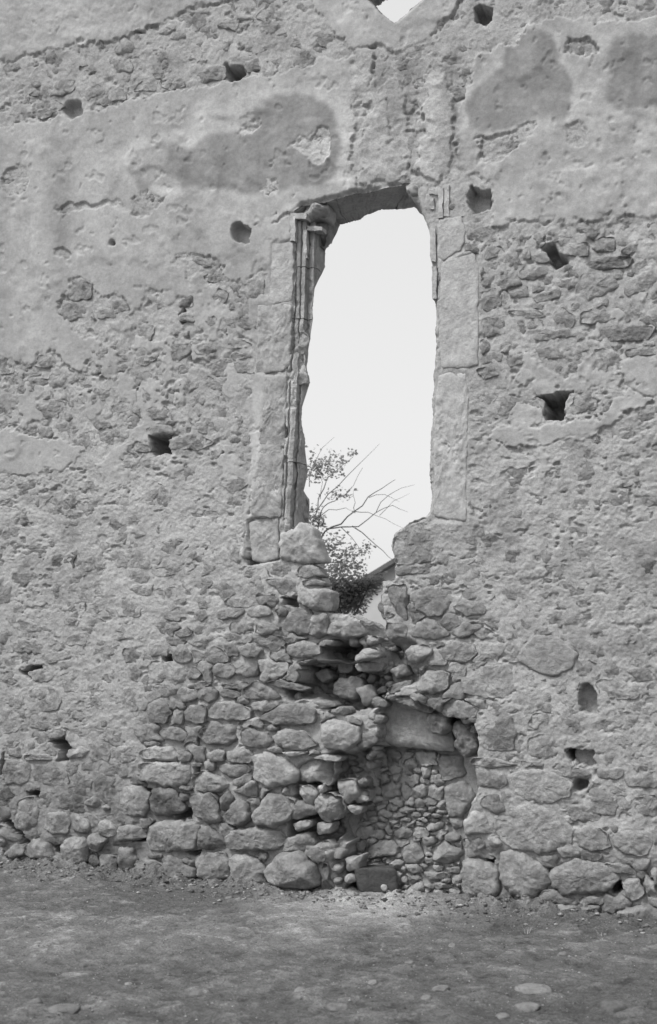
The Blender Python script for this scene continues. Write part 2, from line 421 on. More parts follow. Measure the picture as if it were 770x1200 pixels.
CR = np.zeros(SH)
for w, p in [
 (1.2,[(0,75),(30,66),(55,57)]),(1.5,[(75,52),(88,50),(100,48)]),(1.6,[(104,50),(125,49),(145,44),(160,38),(170,36)]),(1.4,[(175,32),(195,22),(215,17)]),(1.2,[(225,14),(250,8),(275,2),(290,-6)]),
 (1.3,[(55,60),(45,62),(35,66)]),(1.2,[(150,110),(180,107),(205,103),(225,100)]),(1.1,[(0,150),(30,146),(50,143)]),
 (1.2,[(155,232),(162,226),(172,221),(180,229),(190,233),(198,226)]),(1.0,[(340,170),(350,163),(360,165)]),(1.3,[(362,160),(376,150),(386,150),(388,160)]),
 (1.1,[(82,363),(90,355)]),(1.3,[(70,360),(70,352),(80,346)]),(1.0,[(113,345),(125,344)]),(1.3,[(128,346),(135,342),(146,350),(154,358)]),(1.4,[(166,348),(174,340),(181,343),(190,339),(201,338)]),
 (1.3,[(148,388),(158,385),(167,377),(175,380)]),(1.4,[(36,430),(42,420),(55,412),(70,415)]),(1.2,[(0,443),(15,445),(22,452)]),(1.1,[(218,303),(235,304),(246,300)]),(1.2,[(255,312),(266,314)]),
 (1.3,[(267,326),(280,333),(288,333)]),(1.5,[(288,330),(296,324),(305,320),(315,318)]),(1.2,[(302,262),(315,254),(325,250)]),(1.2,[(228,348),(240,346),(250,348)]),
 (1.2,[(0,553),(12,556),(35,558)]),(1.2,[(52,548),(58,552),(72,550),(90,543)]),(1.2,[(70,552),(92,540)]),
 (1.3,[(578,267),(590,270),(600,262),(618,262),(625,265),(650,258)]),(1.3,[(668,260),(690,262),(700,262),(716,250),(738,253),(760,257)]),(1.3,[(557,163),(580,158),(600,153),(622,143),(630,144)]),
 (1.2,[(575,168),(590,170),(598,165)]),(1.1,[(606,158),(620,154)]),(1.3,[(659,155),(668,145),(680,144),(690,154)]),(1.2,[(663,62),(666,50),(674,48)]),(1.3,[(686,46),(698,54),(703,64)]),(1.1,[(560,58),(572,50)]),
 (1.2,[(500,42),(512,35),(530,18),(543,0)]),(1.2,[(422,62),(440,58),(460,57)]),(1.1,[(500,225),(520,210),(535,200)]),(1.2,[(553,205),(560,199)]),
 (1.0,[(462,176),(470,182),(476,190)]),(1.0,[(405,186),(415,178)]),(1.0,[(402,216),(416,208)]),(1.0,[(432,104),(440,88)]),
 (1.5,[(514,308),(528,301),(540,292),(552,278),(545,262)]),(1.1,[(516,434),(530,432),(556,424),(560,380),(562,330),(560,300),(570,290),(590,280)]),
 (1.1,[(583,518),(605,522),(630,525),(652,518),(664,512),(690,511),(714,500)]),(1.2,[(585,492),(560,495),(540,490)]),(1.2,[(690,456),(700,450),(728,446),(745,460),(768,468)]),
 (1.1,[(600,452),(605,440),(620,432)]),(1.2,[(560,675),(572,676),(590,674),(605,670)]),(1.0,[(618,652),(628,653)]),(1.1,[(648,676),(664,675)]),(1.1,[(745,610),(758,612)]),
 (1.3,[(612,755),(625,743),(655,745),(672,755),(680,768),(678,778)]),(1.2,[(562,765),(570,772)]),(1.3,[(560,808),(580,820),(600,822),(602,808)]),
 (1.4,[(642,805),(655,805),(657,798)]),(1.2,[(625,836),(640,832),(656,840)]),(1.2,[(627,888),(640,886),(655,884)]),
 (1.4,[(170,898),(190,893),(210,893)]),(1.4,[(48,779),(70,776),(85,770)]),(1.1,[(70,765),(60,762),(75,760)]),(1.2,[(100,940),(112,946),(120,944)]),
 (1.3,[(288,655),(288,612),(300,606),(325,607)]),(1.0,[(206,663),(230,662),(250,663),(280,661)]),(1.0,[(312,470),(310,500),(300,530),(296,560),(293,600)]),
 (1.2,[(586,890),(605,888),(625,892)]),(1.4,[(577,1012),(588,1000),(610,995),(620,998)]),(1.4,[(660,965),(675,966)]),(1.2,[(664,946),(650,940),(632,944)]),
 (1.2,[(455,655),(480,656),(500,660),(518,653)]),(1.3,[(455,690),(470,688),(478,692)]),(1.0,[(505,655),(530,650),(560,655)]),
 (1.2,[(690,270),(700,280),(720,285)]),(1.2,[(575,330),(600,326),(640,330)]),(1.2,[(540,335),(560,330)]),
 (0.9,[(455,75),(450,100),(458,130),(462,160),(470,175)]),(0.9,[(486,95),(488,120),(487,160),(492,190)]),(0.9,[(530,60),(534,100),(530,140),(538,170),(532,190)]),
 ]:
    CR = np.maximum(CR, stroke(p, w))
# natural hairline cracks and pockets in the rubble work
NA = fbm2(SH, 26, 51, 5, 0.6, 1.8); NB = fbm2(SH, 60, 52, 3)
rubz = 1 - PLAST
low = sstep(700, 830, GY)
ck = sstep(0.035, 0.0, np.abs(NA)) * sstep(0.15, 0.45, NB + 0.08 * low)
CR = CR * (0.35 + 0.65 * sstep(-0.35, 0.15, fbm2(SH, 17, 93, 3)))
CR = np.maximum(CR, ck * 0.6 * rubz)
NC = fbm2(SH, 13, 54, 4, 0.6, 1.7); ND = fbm2(SH, 70, 55, 3)
PITS = sstep(0.42, 0.66, NC) * sstep(-0.15, 0.4, ND) * rubz

JT = np.zeros(SH)      # how far the joints are washed out
for v, p, r in [(1.0,[(290,690),(440,740),(560,800),(560,880),(450,1060),(300,1060),(160,1060),(160,860),(230,760),(310,740)],10),
              (0.95,[(-260,975),(100,985),(300,985),(560,990),(770,1010),(1040,1040),(1040,1130),(-260,1130)],8),(0.35,[(-260,860),(160,860),(160,990),(-260,990)],14),
              (0.25,[(560,760),(1040,760),(1040,1020),(560,1010)],14),(0.22,[(-260,300),(300,320),(300,520),(-260,520)],14),(0.26,[(545,265),(1040,262),(1040,420),(545,430)],12),
              (0.22,[(-260,180),(0,76),(290,0),(400,60),(270,98),(0,150),(-260,220)],6),(0.4,[(160,740),(330,700),(330,860),(160,860)],12),(0.5,[(455,680),(600,740),(600,830),(500,830)],10),(0.25,[(-260,600),(330,660),(300,780),(-260,800)],16)]:
    JT = np.maximum(JT, blur(poly_mask(p), r) * v * 0.84)
und = fbm2(SH, 170, 61, 3) * 0.012 + fbm2(SH, 60, 62, 3) * 0.006
roughn = fbm2(SH, 16, 63, 5, 0.62, 1.3); r2 = fbm2(SH, 5, 64, 3, 0.7)
r3 = n2(SH, 2.1, 2.4, 660); NB2 = fbm2(SH, 30, 84, 4, 0.6)
ridged = (0.5 - np.abs(fbm2(SH, 24, 65, 4, 0.6, 1.4))) 
MG = sstep(-0.3, 0.5, fbm2(SH, 70, 90, 3)) + low * 0.6
thick = 0.007 + 0.012 * sstep(-0.25, 0.35, fbm2(SH, 55, 68, 4, 0.6))
HF = und + PLAST * (thick + 0.0018 * roughn + 0.0008 * r2 + 0.0004 * r3 - 0.008 * sstep(0.72, 0.85, fbm2(SH, 13, 69, 3, 0.6))) + (1 - PLAST) * ((0.0040 + 0.0035 * MG) * roughn + 0.0036 * r2 + 0.0025 * ridged + 0.0026 * r3)
PLR = blur(poly_mask([(405,60),(545,30),(545,215),(400,218)]), 12) + 0.7 * blur(poly_mask([(-260,-330),(330,-330),(300,10),(0,75),(-260,150)]), 5)
HF += PLAST * np.clip(PLR, 0, 1) * (0.006 * roughn + 0.002 * r2)
HF += sstep(0.1, 0.5, NB2) * JT * (1 - PLAST) * 0.024
TP = sstep(0.60, 0.72, fbm2(SH, 6.5, 91, 2, 0.5, 1.5)) * sstep(0.0, 0.5, fbm2(SH, 40, 92, 3)) * rubz
HF -= TP * 0.017
HF -= PITS * 0.013 + CR * 0.022 + JT * (1 - PLAST) * (0.020 + 0.044 * JT * JT + 0.012 * roughn)
HF -= np.maximum(REC, HL)
HF -= np.clip(REC, 0, .25) * (roughn * 0.22 + fbm2(SH, 9, 67, 3) * 0.10 + 0.06 * r2)

FM = np.zeros(SH, bool)
for p in [[(512,254),(546,254),(547,292),(520,307),(512,300)],[(514,308),(558,296),(562,312),(561,432),(516,434)],[(508,436),(549,437),(549,614),(506,610)],
          [(318,285),(343,283),(342,354),(319,354)],[(303,358),(339,356),(337,425),(326,435),(302,437)],[(314,442),(334,440),(331,521),(304,518)],[(329,526),(331,540),(326,605),(298,607),(309,572)]]: poly_mask(p, FM)
fm = blur(FM, 1); HF = HF * (1 - fm) + fm * (-0.004 + 0.004 * roughn)
# tone = the material's own greyness (plaster, mortar, weather stains) plus shade painted into recesses
TN = 0.345 + 0.02 * fbm2(SH, 60, 71, 4) + 0.018 * fbm2(SH, 14, 72, 4, 0.6)
TN += PLAST * (0.020 + 0.030 * fbm2(SH, 42, 80, 5, 0.62) + 0.014 * fbm2(SH, 7, 81, 3) + 0.022 * 1.7 * fbm2(SH, 120, 82, 4, 0.6, 0.2))
TN += (1 - PLAST) * (0.035 + 0.03 * fbm2(SH, 20, 73, 5, 0.6)) * (1 - 0.5 * low)
STN = fbm2(SH, 24, 83, 5, 0.65)
def stain_shade(dv, p, r=3, amp=6, on=None, var=0.42):
    global TN
    m = ragged(poly_mask(p), amp * 1.8, r) * dv * np.clip(0.92 + var * STN, 0.2, 1.6)
    TN = TN + (m if on is None else m * on)
stain_shade(0.12, [(140,190),(160,165),(200,160),(225,150),(240,130),(290,105),(340,95),(400,105),(420,150),(412,210),(300,235),(150,215)], 6)
stain_shade(-0.24, [(152,200),(165,175),(190,165),(225,178),(240,160),(285,150),(300,130),(325,112),(345,107),(375,115),(398,140),(402,180),(396,205),(380,215),(330,222),(300,230),(250,222),(200,215),(160,220)], 2, 3, PLAST, 0.16)
stain_shade(0.12, [(150,205),(170,178),(192,168),(206,180),(205,220),(160,222)], 8)
stain_shade(0.115, [(540,105),(565,90),(590,60),(600,42),(630,30),(655,40),(665,70),(680,90),(682,140),(640,150),(560,160),(538,150)], 4)
stain_shade(-0.235, [(547,120),(560,100),(585,80),(590,58),(605,42),(632,34),(648,45),(657,72),(672,90),(671,120),(660,140),(630,138),(610,146),(560,155),(548,140)], 2, 3, PLAST, 0.16)
stain_shade(-0.15, [(712,60),(722,45),(745,40),(800,42),(1040,60),(1040,130),(760,125),(722,132),(713,110)], 2, 3, PLAST, 0.16)
stain_shade(0.03, [(672,50),(712,42),(712,130),(770,132),(770,190),(690,160)], 8)
stain_shade(-0.09, [(62,160),(80,155),(84,240),(80,290),(66,300),(60,240)], 4); stain_shade(-0.05, [(0,160),(18,165),(12,300),(0,400),(-60,380),(-60,160)], 6)
stain_shade(0.03, [(20,200),(60,190),(62,330),(80,410),(20,400)], 10)
stain_shade(-0.08, [(480,60),(500,80),(488,130),(460,150),(440,110),(450,70)], 6); stain_shade(-0.08, [(525,60),(545,60),(538,180),(505,215),(520,150)], 4)
stain_shade(-0.03, [(-260,60),(0,80),(170,40),(120,90),(0,150),(-260,200)], 8)
stain_shade(-0.035, [(-260,740),(20,760),(60,860),(200,900),(160,1060),(-260,1060)], 20)
stain_shade(-0.095, [(-260,900),(120,900),(300,940),(420,960),(420,1070),(-260,1070)], 18)
stain_shade(-0.055, [(545,960),(620,990),(1040,980),(1040,1100),(540,1100)], 14)
stain_shade(-0.03, [(660,690),(770,650),(1040,640),(1040,800),(700,780)], 16)
stain_shade(0.03, [(580,500),(640,495),(660,500),(720,465),(690,456),(600,490)], 3); stain_shade(0.05, [(620,492),(690,490),(680,500),(620,500)], 2)
stain_shade(-0.05, [(318,440),(335,440),(330,600),(296,604),(306,520)], 3); stain_shade(0.045, [(300,440),(312,440),(310,480),(300,560),(318,520),(316,560),(294,610),(288,600)], 1, 2)
stain_shade(-0.05, NICHE, 2)  # shade inside the niche, painted as a darker tone
stain_shade(-0.04, [(340,770),(450,780),(440,830),(350,820)], 4)  # shade of the hollow under the breach, put into the tone
stain_shade(0.04, [(380,885),(400,870),(420,900),(425,935),(405,950),(385,915)], 4)
stain_shade(-0.03, [(455,600),(500,606),(560,612),(560,680),(455,680)], 6)
stain_shade(0.05, [(345,160),(375,150),(388,155),(388,175),(375,190),(355,180)], 2)
stain_shade(0.045, [(300,460),(313,460),(307,500),(301,520),(330,523),(325,545),(306,570),(294,606),(291,606),(295,540)], 1, 2)
stain_shade(0.07, [(488,90),(505,80),(524,95),(526,150),(520,200),(496,212),(486,180)], 3)
stain_shade(0.06, [(415,85),(440,75),(450,120),(425,140)], 4)
stain_shade(0.05, [(100,180),(135,175),(150,240),(200,300),(150,330),(90,310)], 10)
stain_shade(0.02, [(150,560),(290,560),(300,760),(100,760)], 20)
pale = fbm2(SH, 18, 75, 5, 0.65); TN += sstep(0.25, 0.6, pale) * 0.05 * (1 - PLAST) * (0.5 + 0.5 * low)
TN -= sstep(0.3, 0.65, fbm2(SH, 28, 76, 5, 0.6, 1.4)) * 0.075 * (1 - PLAST) * (1 - 0.4 * low)
TN = np.clip(TN * 0.78, 0.08, 0.55)
HOLED = np.maximum(REC, HL)
HF -= np.clip(blur(HOLE, 3) * (1 - 0) * 1.6 - 0.15, 0, 1) * 0.055 * np.clip(0.8 + 0.9 * roughn, 0.1, 2)

# ------------------------------------------------------------------ the wall
wall = empty('ruined_wall', (0, 0, 0), 'tall ruined stone and mortar wall with peeling plaster and a broken window opening', 'wall')

def axis(lo, hi, segs, coarse, far_lo, far_hi):
    a = []
    x = lo
    for end, st in segs:
        while x < end - 1e-6:
            a.append(x); x += st
    a.append(hi)
    l = []
    x = lo; s = coarse * 0.4
    while x > far_lo: x -= s; s = min(s * 1.3, coarse); l.append(x)
    r = []
    x = hi; s = coarse * 0.4
    while x < far_hi: x += s; s = min(s * 1.3, coarse); r.append(x)
    return np.array(l[::-1] + a + r)
xs = axis(-3.75, 2.9, [(2.9, 0.0085)], 0.05, -6.5, 5.2)
zs = axis(-0.16, 8.85, [(4.3, 0.0076), (8.85, 0.0105)], 0.06, -0.3, 10.2)
xx, zz = np.meshgrid(xs, zs)
ppx, ppy = proj(xx, 0.0, zz)
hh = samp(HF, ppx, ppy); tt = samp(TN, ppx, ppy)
nz, nx = xx.shape
top = 9.75 + 0.25 * n2((1, nx), 1.01, 60, 9)[0]
zz2 = np.minimum(zz, top[None, :] + 0.02 * np.sin(xx * 40))
V = np.stack([xx, -hh, zz2], -1).reshape(-1, 3)
# faces, cutting the openings
idx = np.arange(nz * nx).reshape(nz, nx)
Q = np.stack([idx[:-1, :-1], idx[:-1, 1:], idx[1:, 1:], idx[1:, :-1]], -1).reshape(-1, 4)
cx = (xx[:-1, :-1] + xx[1:, 1:]) / 2; cz = (zz[:-1, :-1] + zz[1:, 1:]) / 2
cpx, cpy = proj(cx, 0.0, cz)
ins = samp(HOLE.astype(float), cpx, cpy).ravel() > 0.5
keep = Q[~ins]
def loops_of(Qin):
    E = np.concatenate([Qin[:, [0, 1]], Qin[:, [1, 2]], Qin[:, [2, 3]], Qin[:, [3, 0]]])
    key = {}
    for a, b in E.tolist():
        if (b, a) in key: del key[(b, a)]
        else: key[(a, b)] = 1
    nxt = {}
    for a, b in key: nxt.setdefault(a, []).append(b)
    out = []
    while nxt:
        s = next(iter(nxt)); L = [s]; c = nxt[s].pop()
        if not nxt[s]: del nxt[s]
        while c != s and c in nxt:
            L.append(c); n = nxt[c].pop()
            if not nxt[c]: del nxt[c]
            c = n
        out.append(L)
    return out
# only the hole's own rim: work on the cut-out faces
rims = [l for l in loops_of(Q[ins]) if len(l) > 40]
extraV, extraF, extraT = [], [], []
nV = len(V)
DSTEPS = [0.0, 0.02, 0.05, 0.09, 0.14, 0.2, 0.27, 0.34, 0.41, 0.48, 0.54, DEPTH]
backloops = []
for L in rims:
    L = L[::-1]
    p = V[L][:, [0, 2]]
    c = p.mean(0)
    F, B = (WF, WB) if len(L) > 250 else (VF, VB)
    # nearest point on the front outline
    d = ((p[:, None, :] - F[None]) ** 2).sum(-1)
    k = d.argmin(1)
    n = len(F)
    best = F[k].copy(); bestB = B[k].copy(); bd = d[np.arange(len(p)), k]
    for off in (-1, 0):
        a = F[(k + off) % n]; b = F[(k + off + 1) % n]; ab = b - a
        t = np.clip(((p - a) * ab).sum(1) / np.maximum((ab ** 2).sum(1), 1e-9), 0, 1)
        q = a + ab * t[:, None]; dq = ((p - q) ** 2).sum(1)
        m = dq < bd
        best[m] = q[m]; bd[m] = dq[m]
        bB = B[(k + off) % n] * (1 - t[:, None]) + B[(k + off + 1) % n] * t[:, None]
        bestB[m] = bB[m]
    V[L, 0] = best[:, 0]; V[L, 2] = best[:, 1]
    prev = list(L)
    y0 = V[L, 1]
    base = best
    for s in DSTEPS[1:]:
        f = s / DEPTH
        q = base * (1 - f) + bestB * f
        y = y0 * (1 - f) + s
        P = np.stack([q[:, 0], y, q[:, 1]], 1)
        nn = np.stack([fbm3(P, 0.12, 5), fbm3(P, 0.12, 9), fbm3(P, 0.10, 13)], 1) * (0.022 if s < DEPTH else 0.004) * min(1, s / 0.05)
        nn[:, 1] *= 0.3
        P = P + nn
        st = nV + sum(len(e) for e in extraV)
        extraV.append(P); extraT.append(0.31 + 0.04 * fbm3(P, 0.15, 21))
        cur = list(range(st, st + len(P)))
        for i in range(len(P)):
            j = (i + 1) % len(P)
            extraF.append((prev[i], prev[j], cur[j], cur[i]))
        prev = cur
    backloops.append(P.copy())
V = np.concatenate([V] + extraV); T = np.concatenate([tt.ravel()] + extraT)
FA = np.concatenate([keep, np.array(extraF)])
used = np.zeros(len(V), bool); used[FA.ravel()] = True
remap = np.cumsum(used) - 1
wf = mesh_np('wall_face', V[used], remap[FA], M_WALL, wall, T[used])
wf.data.materials.append(M_PLASTER)
isp = np.zeros(len(FA), np.int32)
fpx, fpy = proj(V[keep[:, 0], 0], 0.0, V[keep[:, 0], 2])
isp[:len(keep)] = (samp(PLAST * (1 - np.clip(PLR, 0, 1) * 0.7), fpx, fpy) > 0.5)
wf.data.polygons.foreach_set('material_index', isp)
# rear face, ends and top of the wall
bm = bmesh.new()
xl, xr = xs[0], xs[-1]
def loop(pts, y=DEPTH):
    vs = [bm.verts.new((float(p[0]), y, float(p[-1]))) for p in pts]
    return [bm.edges.new((vs[i], vs[(i + 1) % len(vs)])) for i in range(len(vs))], vs
es, ov = loop([(xl, -0.3), (xr, -0.3)] + [(float(xs[i]), float(top[i])) for i in range(nx - 1, -1, -12)] + [(xl, float(top[0]))])
alle = list(es)
for P in backloops: e, _ = loop(P[::2] if len(P) > 250 else P); alle += e
bmesh.ops.triangle_fill(bm, edges=alle, use_beauty=False)
me = bpy.data.meshes.new('wall_back'); bm.to_mesh(me); bm.free(); me.materials.append(M_WALL)
a = me.attributes.new('tone', 'FLOAT', 'POINT'); a.data.foreach_set('value', [0.33] * len(me.vertices))
o = bpy.data.objects.new('wall_back', me); COL.objects.link(o); o.parent = wall
tv, tf = [], []
for i in range(0, nx, 4):
    z = float(top[i]) - 0.004
    for j in range(6):
        tv.append((float(xs[i]), -0.03 + j * (DEPTH + 0.03) / 5, z + 0.05 * math.sin(j * 1.3) * rnd.uniform(0.3, 1)))
m = len(tv) // 6
for i in range(m - 1):
    for j in range(5): tf.append((i * 6 + j, (i + 1) * 6 + j, (i + 1) * 6 + j + 1, i * 6 + j + 1))
mesh_np('wall_top', tv, tf, M_WALL, wall, 0.33)
for x in (xl, xr): mesh_np('wall_end', [(x, -0.03, -0.3), (x, DEPTH, -0.3), (x, DEPTH, 9.9), (x, -0.03, 9.9)], [(0, 1, 2, 3)], M_WALL, wall, 0.33, False)

# ------------------------------------------------------------------ stones
class Stone:
    pass
OCC = HOLE.copy()
STONES = []

def smooth_outline(p, step, jit, rs, corner=0.35):
    if jit < 0.8: corner = 0.10
    p = np.asarray(p, float)
    # cut corners once (Chaikin), then resample and roughen
    for _ in range(2):
        q = np.roll(p, -1, 0); c = corner * (0.3 if _ == 0 else 0.6)
        a = p * (1 - c) + q * c; b = p * c + q * (1 - c)
        p = np.stack([a, b], 1).reshape(-1, 2)
    q = np.vstack([p, p[:1]]); d = np.hypot(*np.diff(q, axis=0).T); s = np.r_[0, np.cumsum(d)]
    n = max(12, int(s[-1] / step)); t = np.arange(n) * s[-1] / n
    o = np.stack([np.interp(t, s, q[:, 0]), np.interp(t, s, q[:, 1])], 1)
    j = rs.randn(n); j = (j + np.roll(j, 1) * 0.8 + np.roll(j, 2) * 0.5) / 1.5
    c = o.mean(0); v = o - c; r = np.hypot(v[:, 0], v[:, 1])[:, None]
    return o + v / np.maximum(r, 1) * (j * jit)[:, None]

def stone_geo(poly, depth, prot, seed, edge=None, flat=False, dens=1.0, tone=None, grow=1.0, backd=0.14, nz_amp=1.0, chip=1.0, rnd_k=None):
    """a stone whose face fills the outline; depth = how far back its edge lies, prot = how far its face bulges"""
    rs = np.random.RandomState(seed)
    out = smooth_outline(poly, 2.3 / dens, 0.9 if not flat else 0.75, rs)
    n = len(out)
    c = out.mean(0)
    ox, oz = unproj(out[:, 0], out[:, 1], depth); cxm, czm = unproj(c[0], c[1], depth)
    ox = cxm + (ox - cxm) * grow; oz = czm + (oz - czm) * grow
    rad = np.hypot(ox - cxm, oz - czm)
    rm = rad.mean()
    nr = max(4, int(rm / (0.018 / dens)))
    rr = [1.0, 1.0, 1.0] + [1 - 0.03, 1 - 0.075, 1 - 0.14] + list(np.linspace(0.78, 0.12, nr))
    rr[0] = 0.97; rr[1] = 1.0
    lev = [-backd, -backd * 0.35, 0.0]
    verts, rads = [], []
    kk = (rs.uniform(5.0, 9.0) if rnd_k is None else rnd_k) if not flat else 26.0
    for i, r in enumerate(rr):
        h = lev[i] if i < 3 else prot * (1 - abs(r) ** kk)
        verts.append(np.stack([cxm + (ox - cxm) * r, np.full(n, -h), czm + (oz - czm) * r], 1)); rads.append(np.full(n, r))
    P = np.concatenate(verts + [np.array([[cxm, -prot, czm]])]); RA = np.concatenate(rads + [np.array([0.0])])
    # chipped planes
    h = -P[:, 1].copy()
    face = np.arange(len(P)) >= 2 * n
    u = (P[:, 0] - cxm) / rm; w = (P[:, 2] - czm) / rm
    if not flat:
        tl = rs.uniform(-0.28, 0.28, 2)
        h = np.where(face, h + (tl[0] * u + tl[1] * w + 0.04 * w) * min(prot, 0.03) * 2.0, h)
        for _ in range(rs.randint(3, 7)):
            a = rs.uniform(0, 2 * math.pi); g = rs.uniform(0.5, 1.5) * chip
            pl = prot * rs.uniform(0.85, 1.25) - (u * math.cos(a) + w * math.sin(a) - rs.uniform(0.1, 0.5)) * g * max(prot, 0.02)
            h = np.where(face & (RA < 0.97), np.minimum(h, pl), h)
    S = np.stack([P[:, 0], h, P[:, 2]], 1) + seed * 0.37
    amp = (0.0085 if not flat else 0.0024) * nz_amp
    h = h + np.where(face, (fbm3(S, 0.075, 3, 4, 0.6) * amp * 1.5 + fbm3(S, 0.022, 7, 2) * amp * 0.6), 0)
    lat = fbm3(S, 0.06, 11, 2) * 0.005 * (0.3 if flat else 1)
    P[:, 0] += lat * u; P[:, 2] += lat * w
    P[:, 1] = depth - h
    F = []
    R_ = len(rr)
    for i in range(R_ - 1):
        a = np.arange(n); b = (a + 1) % n
        F.append(np.stack([i * n + a, (i + 1) * n + a, (i + 1) * n + b, i * n + b], 1))
    F = np.concatenate(F)
    ci = R_ * n
    tri = [((R_ - 1) * n + i, ci, (R_ - 1) * n + (i + 1) % n) for i in range(n)]
    t0 = tone if tone is not None else 0.32
    t0 = t0 * 0.80 + rs.uniform(-0.028, 0.022)
    T = t0 + fbm3(S, 0.09, 17, 3) * 0.045 + fbm3(S, 0.025, 19, 2) * 0.03
    crust = sstep(0.0, 0.55, fbm3(S, 0.11, 23, 3) + (RA - 0.6) * 0.9)        # lime crust left on the face
    T = T + crust * 0.055 * (0 if flat else 1)
    return P, F, tri, np.clip(T, 0.06, 0.6)

def add_hand(poly, prot=0.022, depth=None, tone=None, flat=False, name='stone', grow=1.0, force=False, label=None, thing=None, **kw):
    m = poly_mask(poly)
    ar = m.sum()
    if not force and ar and (m & OCC).sum() / ar > 0.33: return None
    OCC[:] |= m
    p = np.asarray(poly, float); c = p.mean(0)
    if depth is None and not flat and not force: p = c + (p - c) * 1.035; prot = prot * (0.58 + 0.55 * min(max((c[1] - 850) / 100, 0), 1) * (c[0] < 450 or c[1] > 980))
    s = Stone(); s.poly = p; s.c = c; s.area = ar; s.prot = prot; s.name = name; s.label = label; s.thing = thing
    s.depth = depth; s.tone = tone; s.flat = flat; s.grow = grow; s.kw = kw
    STONES.append(s)
    return s

# every traced stone: (zoom origin x, y, scale), default bulge, outlines
def batch(ox, oy, sc, prot, lst, **kw):
    for e in lst:
        k = dict(kw)
        if isinstance(e, tuple): e, extra = e; k.update(extra)
        pr = k.pop('prot', prot)
        add_hand(Z(ox, oy, sc, e), prot=pr, **k)

# right and left of the breach, dressed pieces
add_hand([(317,284),(344,282),(343,353),(316,356)], 0.006, 0.003, 0.39, True, 'jamb_stone', force=True, nz_amp=1.6)
add_hand([(302,358),(342,356),(340,430),(326,437),(300,438)], 0.007, 0.003, 0.385, True, 'jamb_stone', force=True, nz_amp=3.2)
add_hand([(313,441),(337,438),(333,523),(302,521),(308,480)], 0.007, 0.004, 0.345, True, 'jamb_stone', force=True, nz_amp=4.0)
add_hand([(303,525),(333,525),(330,606),(294,606),(297,560)], 0.007, 0.004, 0.34, True, 'jamb_stone', force=True, nz_amp=4.0)
add_hand([(514,257),(540,254),(546,270),(541,292),(520,306),(514,300),(512,272)], 0.007, 0.001, 0.40, True, 'jamb_stone', force=True)
add_hand([(517,309),(530,301),(556,297),(561,312),(561,400),(560,428),(548,431),(517,433),(514,380)], 0.007, 0.001, 0.41, True, 'jamb_stone', force=True)
add_hand([(514,440),(530,436),(545,437),(549,460),(548,520),(546,560),(547,612),(509,606),(508,520),(510,470)], 0.006, 0.002, 0.41, True, 'jamb_stone', force=True, nz_amp=3.0)
batch(280,560,6.417,0.02,[
 ([(80,334),(150,302),(296,300),(306,400),(300,604),(172,640),(104,616),(86,450)], dict(depth=0.024,prot=0.010,tone=0.33,flat=True,name='sill_stone',nz_amp=3.0)),
 ([(302,420),(395,392),(455,330),(545,358),(600,470),(655,640),(460,642),(302,612)], dict(depth=0.0,prot=0.045,tone=0.34,name='sill_stone',force=True,chip=0.6)),
 ([(200,665),(285,625),(440,645),(440,742),(240,752)], dict(prot=0.012)),([(447,662),(540,648),(620,700),(640,745),(500,752),(447,742)], dict(force=True,prot=0.03)),
 ([(200,762),(430,762),(440,885),(330,880),(260,822)], dict(prot=0.012)),([(470,772),(600,767),(662,780),(650,815),(480,812)], dict(force=True,prot=0.03)),
])
